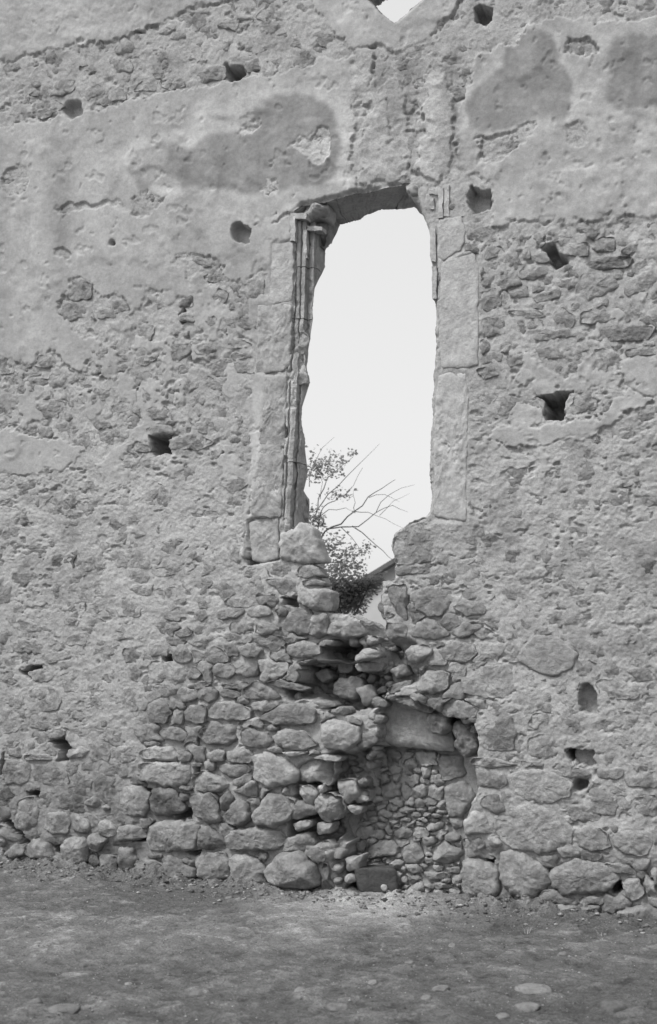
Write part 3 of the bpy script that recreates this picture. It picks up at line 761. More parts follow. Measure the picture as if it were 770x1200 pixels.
batch(250,680,3.85,0.04,[
 ([(380,60),(400,30),(540,45),(548,62),(535,140),(440,136),(385,102)], dict(prot=0.07,force=True,tone=0.37)),([(312,185),(370,122),(450,140),(440,240),(400,250),(322,215)], dict(prot=0.05)),
 ([(430,220),(450,150),(522,150),(520,240),(470,266),(430,250)], dict(prot=0.06,force=True)),([(515,200),(560,176),(652,186),(692,250),(620,262),(580,262),(520,250)], dict(prot=0.09,force=True)),
 ([(460,286),(520,266),(562,274),(540,297),(470,301)], dict(prot=0.05)),[(322,310),(380,276),(460,282),(490,330),(400,350),(340,340)],([(385,366),(460,356),(440,377),(390,386)], dict(prot=0.06,depth=0.0)),
 ([(240,460),(300,446),(380,468),(430,490),(400,500),(300,487)], dict(prot=0.06,depth=0.0)),[(130,500),(200,446),(302,525),(270,541),(150,531)],([(210,622),(300,560),(400,554),(462,590),(452,640),(400,656),(280,652)], dict(prot=0.05)),
 [(125,690),(150,665),(230,690),(266,725),(230,755),(140,750)],([(265,700),(330,670),(420,690),(470,742),(400,770),(300,752)], dict(prot=0.05)),([(480,652),(530,625),(600,640),(665,660),(662,730),(600,772),(510,762),(480,720)], dict(prot=0.07,tone=0.40,depth=0.0,force=True)),
 [(100,410),(140,375),(200,382),(200,430),(140,441)],[(0,150),(60,120),(140,130),(130,170),(40,182)],[(150,126),(240,115),(270,150),(200,176),(150,171)],[(190,200),(260,190),(302,220),(240,250),(190,236)],
 [(110,300),(180,280),(226,310),(200,346),(130,346)],([(280,140),(310,115),(335,135),(320,165),(290,165)], dict(prot=0.03)),
 ([(642,340),(700,300),(760,310),(767,345),(700,362),(650,370)], dict(prot=0.09,depth=-0.0,tone=0.38,force=True)),([(640,382),(700,362),(772,372),(760,410),(660,416)], dict(prot=0.05,depth=0.06,force=True)),([(690,262),(740,256),(756,290),(700,300)], dict(prot=0.05,depth=0.02,force=True)),
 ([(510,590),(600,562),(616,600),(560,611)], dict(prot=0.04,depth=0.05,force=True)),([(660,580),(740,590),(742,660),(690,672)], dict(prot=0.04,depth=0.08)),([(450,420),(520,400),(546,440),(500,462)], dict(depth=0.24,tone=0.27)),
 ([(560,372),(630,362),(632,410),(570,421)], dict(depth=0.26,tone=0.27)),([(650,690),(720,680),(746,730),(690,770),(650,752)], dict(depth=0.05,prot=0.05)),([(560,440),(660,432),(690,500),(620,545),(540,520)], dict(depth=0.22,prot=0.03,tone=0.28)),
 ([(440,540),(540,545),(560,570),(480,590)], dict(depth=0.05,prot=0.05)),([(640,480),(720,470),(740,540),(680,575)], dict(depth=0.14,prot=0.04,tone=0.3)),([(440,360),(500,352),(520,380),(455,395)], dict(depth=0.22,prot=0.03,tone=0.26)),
])
batch(400,680,3.85,0.03,[
 ([(178,52),(202,55),(240,160),(190,176),(170,120)], dict(prot=0.02,depth=0.03,tone=0.27,force=True)),([(205,20),(295,15),(302,180),(250,172),(220,90)], dict(prot=0.03,force=True)),
 [(310,60),(400,22),(500,50),(482,130),(440,170),(350,141)],([(203,185),(290,195),(306,265),(212,271),(198,230)], dict(force=True,prot=0.03)),([(320,222),(350,180),(400,165),(492,245),(420,270),(320,256)], dict(prot=0.045)),
 ([(286,340),(310,295),(400,290),(420,320),(350,381),(300,366)], dict(prot=0.06,tone=0.37,force=True)),[(430,320),(520,275),(600,290),(616,330),(560,370),(480,366)],([(328,492),(380,400),(492,420),(482,490),(420,516),(340,502)], dict(prot=0.05,tone=0.36,force=True)),
 ([(540,450),(640,385),(770,380),(782,500),(740,530),(640,530),(550,500)], dict(prot=0.018,tone=0.35,chip=0.5)),[(500,120),(560,90),(640,90),(652,160),(560,156)],[(490,230),(560,190),(640,200),(600,250),(530,260)],
 [(460,560),(540,540),(620,580),(610,620),(480,622)],([(620,680),(700,630),(770,610),(790,700),(770,770),(640,762)], dict(prot=0.02)),([(205,490),(260,460),(312,450),(322,500),(220,512)], dict(depth=0.08,force=True)),[(420,280),(470,275),(482,300),(430,306)],
 ([(380,365),(440,355),(480,365),(470,385),(400,390)], dict(prot=0.04)),([(225,400),(290,380),(320,420),(250,450)], dict(depth=0.13,prot=0.04,tone=0.3)),
])
batch(400,860,3.85,0.045,[
 ([(548,400),(600,340),(652,370),(702,440),(640,452),(555,457)], dict(tone=0.38,force=True)),([(660,470),(700,460),(726,500),(700,516),(670,500)], dict(tone=0.38)),
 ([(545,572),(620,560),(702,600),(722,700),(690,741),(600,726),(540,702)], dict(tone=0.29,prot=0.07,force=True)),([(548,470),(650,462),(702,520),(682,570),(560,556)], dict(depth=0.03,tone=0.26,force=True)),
 [(605,152),(640,165),(740,180),(742,240),(612,246)],[(630,290),(700,265),(742,350),(700,366),(640,331)],
])
batch(250,860,3.85,0.06,[
 ([(180,102),(240,80),(302,95),(382,170),(372,215),(260,246),(190,211)], dict(tone=0.33)),([(185,362),(250,262),(340,290),(372,300),(342,390),(270,426),(190,402)], dict(prot=0.08,tone=0.31)),
 ([(62,470),(90,432),(200,416),(302,440),(326,475),(290,521),(150,526),(70,516)], dict(tone=0.29,prot=0.055)),([(68,562),(130,540),(200,560),(236,620),(232,680),(130,681),(80,650)], dict(tone=0.26)),
 ([(228,620),(300,540),(380,528),(462,590),(484,680),(430,702),(330,702),(250,662)], dict(tone=0.29,prot=0.16,depth=-0.02,force=True)),
 ([(350,302),(400,292),(482,340),(440,372),(350,391)], dict(depth=0.08,tone=0.26)),([(372,132),(430,102),(542,112),(562,150),(530,240),(480,212),(392,222)], dict(depth=0.10,prot=0.06,tone=0.42,chip=2.0)),
 ([(350,402),(440,386),(447,420),(380,441)], dict(depth=0.06,tone=0.36)),([(330,470),(420,440),(462,500),(400,531),(310,531)], dict(depth=0.06,tone=0.32)),
 ([(595,562),(680,541),(662,610),(610,621)], dict(depth=0.10,tone=0.30)),([(300,82),(440,80),(350,106)], dict(prot=0.06,tone=0.40)),([(476,240),(500,218),(514,260),(480,272)], dict(depth=0.06,tone=0.42)),
 ([(560,202),(650,200),(662,290),(600,322),(570,262)], dict(depth=0.12,prot=0.05,tone=0.42,chip=2.0)),([(455,285),(520,262),(592,285),(600,350),(560,392),(500,400),(462,350)], dict(depth=0.10,prot=0.07,tone=0.36,chip=2.2,nz_amp=2.0,force=True)),([(440,110),(500,90),(590,100),(570,130)], dict(depth=0.04,tone=0.42,force=True)),
 ([(385,225),(440,232),(475,260),(470,300),(440,330),(400,290)], dict(depth=0.09,prot=0.06,tone=0.40,chip=2.2,nz_amp=2.0,force=True)),([(470,400),(540,400),(540,450),(480,450)], dict(depth=0.12,tone=0.3)),
])
batch(140,870,4.8125,0.045,[
 ([(120,50),(190,20),(290,25),(326,70),(315,105),(230,106),(130,86)], dict(tone=0.37)),[(330,50),(370,35),(411,70),(400,106),(335,106)],([(490,55),(560,35),(596,60),(590,110),(520,111),(490,80)], dict(tone=0.37)),[(600,50),(720,45),(756,70),(735,120),(610,111)],
 ([(110,120),(180,110),(280,114),(390,120),(402,180),(370,240),(270,256),(180,226),(130,216)], dict(tone=0.35)),[(475,110),(530,105),(541,140),(520,166),(480,150)],([(415,190),(470,160),(530,170),(622,235),(590,280),(480,286),(420,256)], dict(tone=0.36,prot=0.06)),
 [(540,140),(600,118),(720,125),(751,160),(690,190),(620,205)],[(640,215),(700,190),(741,165),(751,215),(700,250),(650,246)],[(630,272),(740,215),(775,225),(775,305),(700,306)],([(400,290),(500,285),(560,300),(571,440),(500,461),(440,420),(400,350)], dict(prot=0.055)),
 [(562,300),(620,270),(646,310),(640,370),(580,391)],([(612,380),(660,320),(720,340),(746,420),(700,466),(620,461),(571,420)], dict(prot=0.06)),([(0,250),(120,240),(166,300),(166,380),(140,416),(40,411),(0,400)], dict(tone=0.30,prot=0.035)),
 [(185,260),(300,255),(330,310),(370,350),(386,380),(290,415),(190,411),(170,370)],([(160,470),(260,440),(400,450),(450,470),(430,600),(300,611),(170,611),(155,560)], dict(tone=0.29,prot=0.05)),[(120,430),(170,420),(201,440),(165,490),(125,471)],
 [(450,500),(500,465),(560,500),(602,560),(600,595),(520,606),(440,596)],([(0,470),(60,460),(130,490),(156,540),(50,561),(0,556)], dict(tone=0.28)),([(95,680),(130,650),(220,665),(246,700),(240,740),(160,756),(100,740)], dict(tone=0.23,prot=0.06)),
 [(235,650),(290,630),(380,690),(431,710),(430,760),(350,781),(265,760),(245,700)],([(435,660),(470,625),(580,620),(616,660),(626,740),(590,781),(500,781),(440,760)], dict(tone=0.26)),([(0,590),(80,600),(96,660),(80,725),(0,721)], dict(tone=0.26)),
 [(265,590),(300,596),(310,606),(270,608)],[(340,240),(390,245),(404,270),(360,275),(338,262)],[(330,290),(388,285),(392,325),(360,330)],
])
batch(140,700,4.8125,0.03,[
 ([(285,340),(330,275),(370,270),(416,350),(380,376),(310,376)], dict(prot=0.045)),[(590,260),(640,250),(666,300),(660,330),(600,326)],[(370,430),(420,385),(471,435),(440,466),(380,466)],[(520,400),(560,370),(640,380),(651,430),(600,456),(530,446)],
 [(315,545),(350,505),(430,520),(446,560),(400,590),(345,586)],([(440,515),(520,505),(556,530),(540,580),(500,596),(450,576)], dict(prot=0.04)),[(560,520),(620,510),(681,550),(640,571),(580,566)],([(165,620),(190,580),(240,580),(301,650),(260,700),(190,711),(165,680)], dict(prot=0.035)),
 ([(360,650),(400,610),(480,610),(491,660),(480,710),(420,716),(365,696)], dict(prot=0.045)),([(500,640),(540,590),(640,580),(700,610),(751,640),(740,681),(660,691),(560,691),(505,671)], dict(prot=0.05,tone=0.35)),([(470,740),(530,705),(650,720),(661,800),(600,836),(500,831),(450,790)], dict(prot=0.055)),
 [(210,760),(300,720),(391,770),(350,816),(260,801)],[(420,90),(480,60),(501,110),(470,141),(430,126)],[(530,90),(620,55),(681,70),(650,121),(560,126)],[(160,290),(210,260),(260,290),(271,330),(180,336)],[(40,400),(90,370),(131,420),(110,471),(60,461)],
 [(20,290),(70,270),(121,340),(90,376),(30,371)],[(300,200),(370,170),(426,185),(400,221),(320,226)],
])
batch(0,870,4.8125,0.035,[
 ([(380,60),(430,20),(511,40),(490,80),(400,96)], dict(prot=0.04,tone=0.35)),[(140,70),(240,60),(331,90),(290,106),(150,96)],[(45,40),(110,20),(141,70),(110,86),(55,76)],([(30,100),(170,100),(181,200),(130,240),(40,231),(20,170)], dict(prot=0.02)),
 ([(180,120),(300,130),(380,160),(391,230),(300,251),(200,231)], dict(prot=0.018)),([(110,320),(190,300),(221,370),(210,480),(140,501),(80,471),(90,380)], dict(prot=0.03)),([(250,400),(380,390),(401,450),(380,511),(290,521),(250,470)], dict(prot=0.03)),
 ([(150,580),(220,535),(280,580),(306,650),(260,666),(150,641)], dict(prot=0.06)),([(335,570),(410,530),(480,540),(502,600),(490,681),(400,691),(350,641)], dict(prot=0.06)),([(500,520),(560,500),(611,550),(550,611),(500,601)], dict(prot=0.05)),
 ([(600,600),(680,560),(771,590),(750,721),(650,716),(560,681)], dict(prot=0.06)),[(560,440),(640,440),(671,500),(620,541),(560,511)],[(660,380),(770,370),(772,410),(700,411)],[(490,320),(540,300),(581,350),(540,371),(480,351)],[(570,360),(600,350),(631,370),(600,386)],
 ([(30,630),(80,570),(140,590),(141,640),(80,661)], dict(prot=0.05)),[(0,540),(40,560),(20,591),(0,591)],[(400,400),(470,410),(521,470),(500,511),(410,501)],[(0,460),(40,470),(111,560),(60,561),(0,531)],
 ([(260,708),(400,700),(560,722),(540,752),(300,741)], dict(prot=0.08)),([(500,742),(620,762),(702,790),(600,801)], dict(prot=0.08)),[(650,460),(760,450),(771,530),(700,541)],
], tone=0.275)
batch(0,700,4.8125,0.012,[
 [(345,440),(410,395),(471,450),(440,531),(370,531),(350,490)],[(130,560),(200,500),(300,510),(351,590),(310,641),(210,641),(140,620)],[(155,680),(200,655),(280,665),(321,720),(250,746),(170,736)],[(230,330),(290,300),(351,320),(330,361),(260,371)],
 [(460,110),(540,90),(591,140),(540,161),(470,151)],[(370,230),(440,195),(501,210),(470,261),(390,271)],[(610,560),(700,510),(772,500),(772,640),(650,621)],[(720,390),(772,380),(772,470),(730,441)],[(0,620),(80,630),(131,700),(90,761),(0,771)],
 [(160,420),(250,400),(301,440),(270,481),(180,471)],[(360,140),(400,100),(451,130),(430,171)],
], tone=0.33)
batch(540,700,3.348,0.014,[
 ([(220,232),(290,146),(380,156),(461,220),(440,281),(360,311),(290,291),(225,252)], dict(prot=0.014,tone=0.36,flat=True,nz_amp=2.0)),[(255,500),(290,450),(391,465),(390,501),(290,516)],[(90,540),(170,460),(251,500),(240,580),(130,601)],
 [(640,280),(740,280),(771,320),(700,331)],[(520,330),(600,320),(701,350),(690,401),(560,391)],[(620,160),(680,145),(681,185),(630,186)],[(30,120),(110,120),(141,150),(80,166)],
], tone=0.33)
batch(540,870,3.348,0.028,[
 ([(200,120),(300,100),(430,150),(431,210),(350,236),(230,221),(180,160)], dict(tone=0.33)),([(130,290),(250,240),(350,255),(441,330),(430,401),(330,436),(210,416),(150,370)], dict(tone=0.30,prot=0.035)),([(440,350),(500,320),(570,350),(591,410),(510,426),(450,401)], dict(tone=0.32)),
 ([(155,430),(230,425),(341,500),(350,560),(260,621),(200,601),(160,540)], dict(tone=0.27,prot=0.06)),([(352,500),(440,460),(550,470),(631,530),(560,591),(400,601),(360,560)], dict(tone=0.27,prot=0.045)),[(642,540),(700,530),(721,600),(680,626),(635,601)],
 ([(30,610),(110,605),(121,650),(60,666),(25,646)], dict(prot=0.10)),([(120,620),(220,625),(256,660),(130,666)], dict(prot=0.10)),([(260,640),(320,625),(361,675),(310,691),(265,671)], dict(prot=0.11,tone=0.33)),([(355,635),(450,640),(451,665),(380,671)], dict(prot=0.09)),([(455,635),(550,640),(530,666),(465,661)], dict(prot=0.09)),
 ([(610,660),(720,640),(772,650),(772,740),(680,751),(620,711)], dict(prot=0.07,tone=0.22)),([(600,360),(660,340),(751,370),(740,440),(650,441),(591,400)], dict(tone=0.30)),[(500,190),(550,175),(621,240),(600,291),(510,271)],[(70,240),(150,220),(171,270),(100,281)],
 [(630,140),(772,110),(772,180),(650,171)],[(680,220),(772,200),(772,300),(700,291)],([(380,410),(430,400),(471,440),(430,456),(390,451)], dict(tone=0.34)),[(560,470),(660,480),(691,520),(600,511)],[(40,60),(140,60),(231,90),(120,101),(30,81)],[(70,0),(200,10),(211,50),(100,51)],
 [(230,70),(330,75),(320,96),(250,96)],[(400,240),(520,250),(561,310),(440,311)],[(540,100),(640,100),(620,151),(540,141)],[(740,500),(772,490),(772,570)],
], tone=0.31)
batch(540,260,3.348,0.022,[
 ([(445,165),(560,140),(671,135),(660,180),(520,191)], dict(prot=0.035,tone=0.27)),[(280,130),(340,115),(346,155),(300,161)],[(230,190),(330,165),(346,200),(300,226),(230,226)],[(240,110),(270,90),(276,150),(235,156)],[(390,95),(500,80),(501,135),(410,136)],
 [(280,290),(400,255),(406,295),(300,316)],[(440,290),(480,200),(600,200),(621,260),(500,306)],[(465,400),(480,350),(560,340),(641,370),(560,401)],[(350,370),(400,330),(451,380),(430,416),(370,401)],[(490,430),(620,400),(761,410),(740,461),(560,476)],
 [(180,350),(280,340),(341,370),(250,381)],[(80,380),(160,370),(181,440),(100,451)],[(85,100),(160,90),(181,130),(90,151)],[(520,500),(600,500),(641,560),(600,611),(540,591)],([(110,760),(130,690),(200,670),(331,700),(322,760),(180,771)], dict(prot=0.02)),
 ([(425,730),(460,670),(540,670),(531,740),(440,751)], dict(prot=0.02)),[(620,120),(700,60),(741,80),(660,131)],[(515,100),(540,60),(600,60),(601,110),(530,121)],[(60,580),(130,560),(161,600),(90,621)],[(640,240),(760,180),(772,260),(650,291)],
 [(600,190),(640,190),(641,220),(600,226)],[(430,320),(480,320),(470,341),(440,346)],[(80,270),(150,260),(161,330),(85,351)],[(190,270),(260,250),(271,290),(200,301)],[(280,500),(380,490),(420,530),(320,545)],[(180,520),(250,515),(270,560),(190,570)],
 [(640,500),(770,490),(770,520),(660,535)],[(250,430),(420,420),(450,450),(300,470)],
], tone=0.325)
batch(160,250,4.8125,0.018,[
 ([(235,490),(325,462),(321,525),(235,536)], dict(prot=0.03,tone=0.21,name='stone')),([(240,570),(320,555),(341,610),(290,621),(240,606)], dict(prot=0.05,tone=0.38)),([(160,760),(200,720),(311,740),(300,800),(210,846),(160,826)], dict(prot=0.03)),([(335,770),(400,715),(471,770),(400,806),(340,796)], dict(prot=0.035)),
 [(480,560),(600,540),(681,590),(670,650),(560,661),(480,611)],[(600,420),(650,370),(720,365),(721,450),(680,486),(620,471)],([(180,690),(220,660),(261,690),(220,711)], dict(prot=0.03)),[(270,670),(300,660),(301,700),(265,696)],[(420,500),(460,420),(521,440),(500,511)],
 [(0,760),(120,760),(131,820),(60,851),(0,851)],[(470,710),(580,700),(661,740),(560,771),(480,751)],[(540,830),(640,830),(671,900),(560,901)],[(360,590),(450,570),(471,630),(380,651)],[(0,980),(100,990),(141,1060),(0,1081)],[(120,880),(230,880),(180,931),(120,921)],[(380,360),(430,310),(500,330),(521,380),(420,391)],[(0,640),(100,630),(90,721),(0,741)],
], tone=0.315)
batch(0,250,2.567,0.016,[
 [(205,250),(215,205),(250,195),(281,215),(275,255),(220,266)],[(175,295),(195,270),(260,270),(271,310),(200,326)],[(280,290),(330,280),(351,310),(300,321)],[(330,265),(380,255),(396,290),(340,301)],([(100,460),(120,425),(170,420),(181,450),(150,466)], dict(prot=0.02)),
 ([(375,455),(390,405),(480,405),(481,440),(410,466)], dict(prot=0.025)),[(245,430),(270,405),(346,400),(330,446),(270,456)],[(50,520),(110,490),(151,500),(140,541),(60,546)],[(140,495),(190,465),(221,480),(200,526),(150,521)],[(235,550),(300,520),(351,530),(340,566),(260,576)],
 [(360,555),(420,525),(501,530),(490,561),(400,571)],[(430,590),(500,580),(521,620),(450,621)],[(80,600),(150,560),(201,570),(170,611),(100,626)],([(400,682),(455,682),(455,720),(405,716)], dict(prot=0.02)),[(512,680),(600,660),(641,690),(600,711),(515,711)],[(610,400),(670,380),(661,410),(610,431)],[(660,300),(760,290),(771,340),(680,346)],[(0,430),(40,430),(46,480),(0,491)],
 ([(440,650),(470,635),(515,640),(522,665),(450,668)], dict(prot=0.03)),
], tone=0.315)
batch(0,500,2.567,0.009,[
 [(125,240),(160,210),(216,235),(200,266),(140,261)],[(455,430),(490,420),(590,418),(560,441),(470,451)],[(340,540),(370,510),(431,520),(420,571),(360,571)],[(460,490),(530,480),(531,510),(480,526)],[(335,170),(380,160),(391,200),(350,221)],[(420,190),(470,165),(521,200),(500,241),(440,231)],
 ([(510,690),(540,660),(581,690),(560,716)], dict(prot=0.025)),[(630,480),(680,465),(711,500),(670,521)],[(660,170),(720,150),(751,170),(700,201)],[(480,350),(530,335),(575,355),(540,385),(490,380)],[(220,180),(280,160),(320,190),(280,210)],
], tone=0.30)
batch(0,0,2.75,0.02,[
 ([(370,160),(400,120),(441,150),(420,176),(380,176)], dict(prot=0.03,tone=0.36)),[(125,285),(200,255),(241,260),(235,300),(160,311)],[(95,380),(110,330),(180,320),(211,345),(140,386)],[(430,100),(450,85),(481,95),(470,111)],([(630,242),(680,205),(725,214),(722,255),(650,266)], dict(prot=0.03)),[(540,120),(580,95),(606,110),(590,131)],
 [(430,290),(460,260),(511,260),(500,301)],[(515,260),(590,250),(601,280),(530,291)],[(350,310),(380,285),(411,300),(400,326),(360,326)],[(350,200),(390,180),(431,200),(420,231),(370,231)],[(10,215),(60,200),(71,230),(20,241)],[(700,80),(730,60),(766,60),(760,101),(710,91)],[(790,200),(830,180),(850,220),(800,235)],
 [(250,215),(300,205),(330,230),(270,245)],[(250,290),(320,270),(340,300),(280,330)],
], tone=0.325)
batch(250,480,2.567,0.02,[
 ([(540,385),(600,335),(650,322),(702,400),(650,461),(547,466)], dict(tone=0.31,prot=0.02)),[(545,472),(690,462),(692,490),(552,501)],
])
N_HAND = len(STONES)

# courses of smaller stones in between
rs = np.random.RandomState(12)
occ2 = OCC.copy()
occ2 |= (HOLED > 0.03)
exposed = (PLAST < 0.4)
seeds = []
y = -300.0
while y < 1085:
    lowf = min(max((y - 780) / 150, 0), 1)
    rowh = rs.uniform(12, 24) + 7 * lowf
    x = -255.0
    while x < 1025:
        w = rs.uniform(16, 56) + 6 * lowf
        slope = (800 - y) * 0.000345            # courses converge the way the wall runs
        seeds.append((x + w / 2, y + rs.uniform(-4, 4) - slope * (x - 385), w, rowh))
        x += w
    y += rowh
S_ = np.array(seeds)
# label raster (nearest seed, squeezed vertically), on a half-resolution lattice
gx = GX[::2, ::2].astype(np.float32) + WX1[::2, ::2].astype(np.float32) * 7; gy = GY[::2, ::2].astype(np.float32) + WY1[::2, ::2].astype(np.float32) * 5
lab = np.full(gx.shape, -1, np.int32); best = np.full(gx.shape, 1e9, np.float32)
for i, (sx, sy, w, h) in enumerate(seeds):
    xa = int(max((sx - w * 1.4 - X0) / 2, 0)); xb = int((sx + w * 1.4 - X0) / 2) + 1
    ya = int(max((sy - h * 1.6 - Y0) / 2, 0)); yb = int((sy + h * 1.6 - Y0) / 2) + 1
    if xb <= 0 or yb <= 0 or xa >= gx.shape[1] or ya >= gx.shape[0]: continue
    a = gx[ya:yb, xa:xb]; b = gy[ya:yb, xa:xb]
    d = ((a - sx) / w) ** 2 + ((b - sy) / h) ** 2
    m = d < best[ya:yb, xa:xb]
    best[ya:yb, xa:xb][m] = d[m]; lab[ya:yb, xa:xb][m] = i
free = ~occ2[::2, ::2]
free = free & np.roll(free, 1, 0) & np.roll(free, -1, 0) & np.roll(free, 1, 1) & np.roll(free, -1, 1)
FH, FW = free.shape
order = np.argsort(lab.ravel(), kind='stable'); ls = lab.ravel()[order]
starts = np.searchsorted(ls, np.arange(len(seeds))); ends = np.searchsorted(ls, np.arange(len(seeds)), 'right')
NANG = 20
ca = np.cos(np.arange(NANG) * 2 * math.pi / NANG); sa = np.sin(np.arange(NANG) * 2 * math.pi / NANG)
for i in range(len(seeds)):
    ii = order[starts[i]:ends[i]]
    ii = ii[free.ravel()[ii]]
    if len(ii) < 14: continue
    yy, xx_ = np.divmod(ii, FW)
    cy, cx_ = yy.mean(), xx_.mean()
    k = np.argmin((yy - cy) ** 2 + (xx_ - cx_) ** 2); cy, cx_ = yy[k], xx_[k]
    px_, py_ = cx_ * 2 + X0, cy * 2 + Y0
    if samp(PLAST, px_, py_) > 0.5: continue
    pts = []
    for a in range(NANG):
        r = 1.0
        while r < 40:
            qx = int(cx_ + ca[a] * r); qy = int(cy + sa[a] * r)
            if not (0 <= qx < FW and 0 <= qy < FH) or lab[qy, qx] != i or not free[qy, qx]: break
            r += 0.6
        pts.append(r)
    pts = np.array(pts); pts = np.minimum(pts, np.median(pts) * 2.4) * 0.99
    if np.median(pts) < 2.0: continue
    poly = np.stack([px_ + ca * pts * 2, py_ + sa * pts * 2], 1)
    s = Stone(); s.poly = poly; s.c = poly.mean(0); s.area = 0.5 * abs(np.sum(poly[:, 0] * np.roll(poly[:, 1], -1) - poly[:, 1] * np.roll(poly[:, 0], -1)))
    j = float(samp(JT, px_, py_)); 
    s.prot = rs.uniform(0.008, 0.018) + 0.020 * j; s.depth = None; s.name = 'stone'; s.label = None; s.flat = False; s.grow = 1.0; s.kw = {}; s.thing = None
    # where the mortar still covers them only some come through
    cov = 1 - sstep(0.15, 0.5, j)
    s.sink = cov * rs.uniform(0.005, 0.014)
    s.tone = float(samp(TN, px_, py_)) * 1.12 - 0.015 + rs.uniform(-0.045, 0.02)
    STONES.append(s)

rec_free = (REC > 0.04) & ~ragged(poly_mask(NICHE), 3).astype(bool) & ~OCC & (HL < 0.01)
rs = np.random.RandomState(77)
for yq in np.arange(745, 1060, 8.0):
    for xq in np.arange(325, 460, 11.0):
        a = xq + rs.uniform(-4, 4); b = yq + rs.uniform(-3, 3)
        if samp(rec_free.astype(float), a, b) < 0.6: continue
        if samp(REC, a, b) > 0.42 or rs.rand() < 0.35: continue
        w = rs.uniform(5, 11); h = w * rs.uniform(0.45, 0.9); n = 9; th = rs.uniform(-0.4, 0.4)
        an = np.arange(n) * 2 * math.pi / n + rs.uniform(-0.25, 0.25, n); r = rs.uniform(0.75, 1.15, n)
        qx, qy = np.cos(an) * r * w, np.sin(an) * r * h
        s = Stone(); s.poly = np.stack([a + qx * math.cos(th) - qy * math.sin(th), b + qx * math.sin(th) + qy * math.cos(th)], 1)
        s.c = s.poly.mean(0); s.area = w * h * 3; s.prot = rs.uniform(0.02, 0.05); s.name = 'stone'; s.label = None; s.flat = False; s.grow = 1.0; s.kw = dict(chip=1.5); s.thing = None
        s.depth = float(samp(REC, a, b)) - rs.uniform(-0.01, 0.03); s.tone = rs.uniform(0.23, 0.37)  # cavity stones coloured darker, painting in the shade there
        STONES.append(s)

NB_ = blur(poly_mask(NICHE), 5)
for q in range(620):
    a = rs.uniform(385, 560); b = rs.uniform(812, 1050)
    v = float(samp(NB_, a, b))
    if not (0.22 < v < 0.72) or (a > 500 and b > 860) or (a < 415 and 925 < b < 1000) or rs.rand() < 0.1: continue
    w = rs.uniform(5, 12); h = w * rs.uniform(0.5, 0.95); n = 9; th = rs.uniform(-0.5, 0.5)
    an = np.arange(n) * 2 * math.pi / n + rs.uniform(-0.25, 0.25, n); r = rs.uniform(0.75, 1.15, n)
    qx, qy = np.cos(an) * r * w, np.sin(an) * r * h
    s = Stone(); s.poly = np.stack([a + qx * math.cos(th) - qy * math.sin(th), b + qx * math.sin(th) + qy * math.cos(th)], 1)
    s.c = s.poly.mean(0); s.area = w * h * 3; s.prot = rs.uniform(0.02, 0.05); s.name = 'stone'; s.label = None; s.flat = False; s.grow = 1.0; s.kw = dict(chip=1.5); s.thing = None
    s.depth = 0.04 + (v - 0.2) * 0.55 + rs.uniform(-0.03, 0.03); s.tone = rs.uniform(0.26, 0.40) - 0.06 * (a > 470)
    STONES.append(s)

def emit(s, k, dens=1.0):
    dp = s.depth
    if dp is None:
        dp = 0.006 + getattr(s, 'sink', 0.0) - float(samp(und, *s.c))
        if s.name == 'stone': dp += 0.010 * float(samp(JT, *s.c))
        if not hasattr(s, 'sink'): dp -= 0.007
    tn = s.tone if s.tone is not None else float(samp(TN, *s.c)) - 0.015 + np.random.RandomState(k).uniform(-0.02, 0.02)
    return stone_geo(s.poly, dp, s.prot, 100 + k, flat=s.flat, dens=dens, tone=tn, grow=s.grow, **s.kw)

def make_stone(P, F, tri, T, name, mat, parent):
    faces = [tuple(f) for f in F.tolist()] + tri
    return mesh_np(name, P, faces, mat, parent, T)

class Heap:
    def __init__(s): s.V, s.F, s.T, s.n = [], [], [], 0
    def add(s, P, F, tri, T):
        s.V.append(P); s.F += [tuple(v + s.n for v in f) for f in F.tolist()] + [tuple(v + s.n for v in f) for f in tri]; s.T.append(T); s.n += len(P)
    def build(s, name, mat, parent=None):
        return mesh_np(name, np.concatenate(s.V), s.F, mat, parent, np.concatenate(s.T))

def visible(s): return 0 < s.c[0] < 770 and 0 < s.c[1] < 1110
special = [s for s in STONES if s.name != 'stone']
plainst = [s for s in STONES if s.name == 'stone']
plainst.sort(key=lambda s: (visible(s), s.area), reverse=True)
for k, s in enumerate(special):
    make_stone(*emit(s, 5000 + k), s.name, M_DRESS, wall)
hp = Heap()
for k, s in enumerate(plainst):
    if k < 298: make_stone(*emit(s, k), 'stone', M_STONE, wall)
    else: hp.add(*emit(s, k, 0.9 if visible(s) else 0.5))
o = hp.build('small_rubble', M_STONE, wall); o['kind'] = 'stuff'
print('stones', N_HAND, len(STONES))

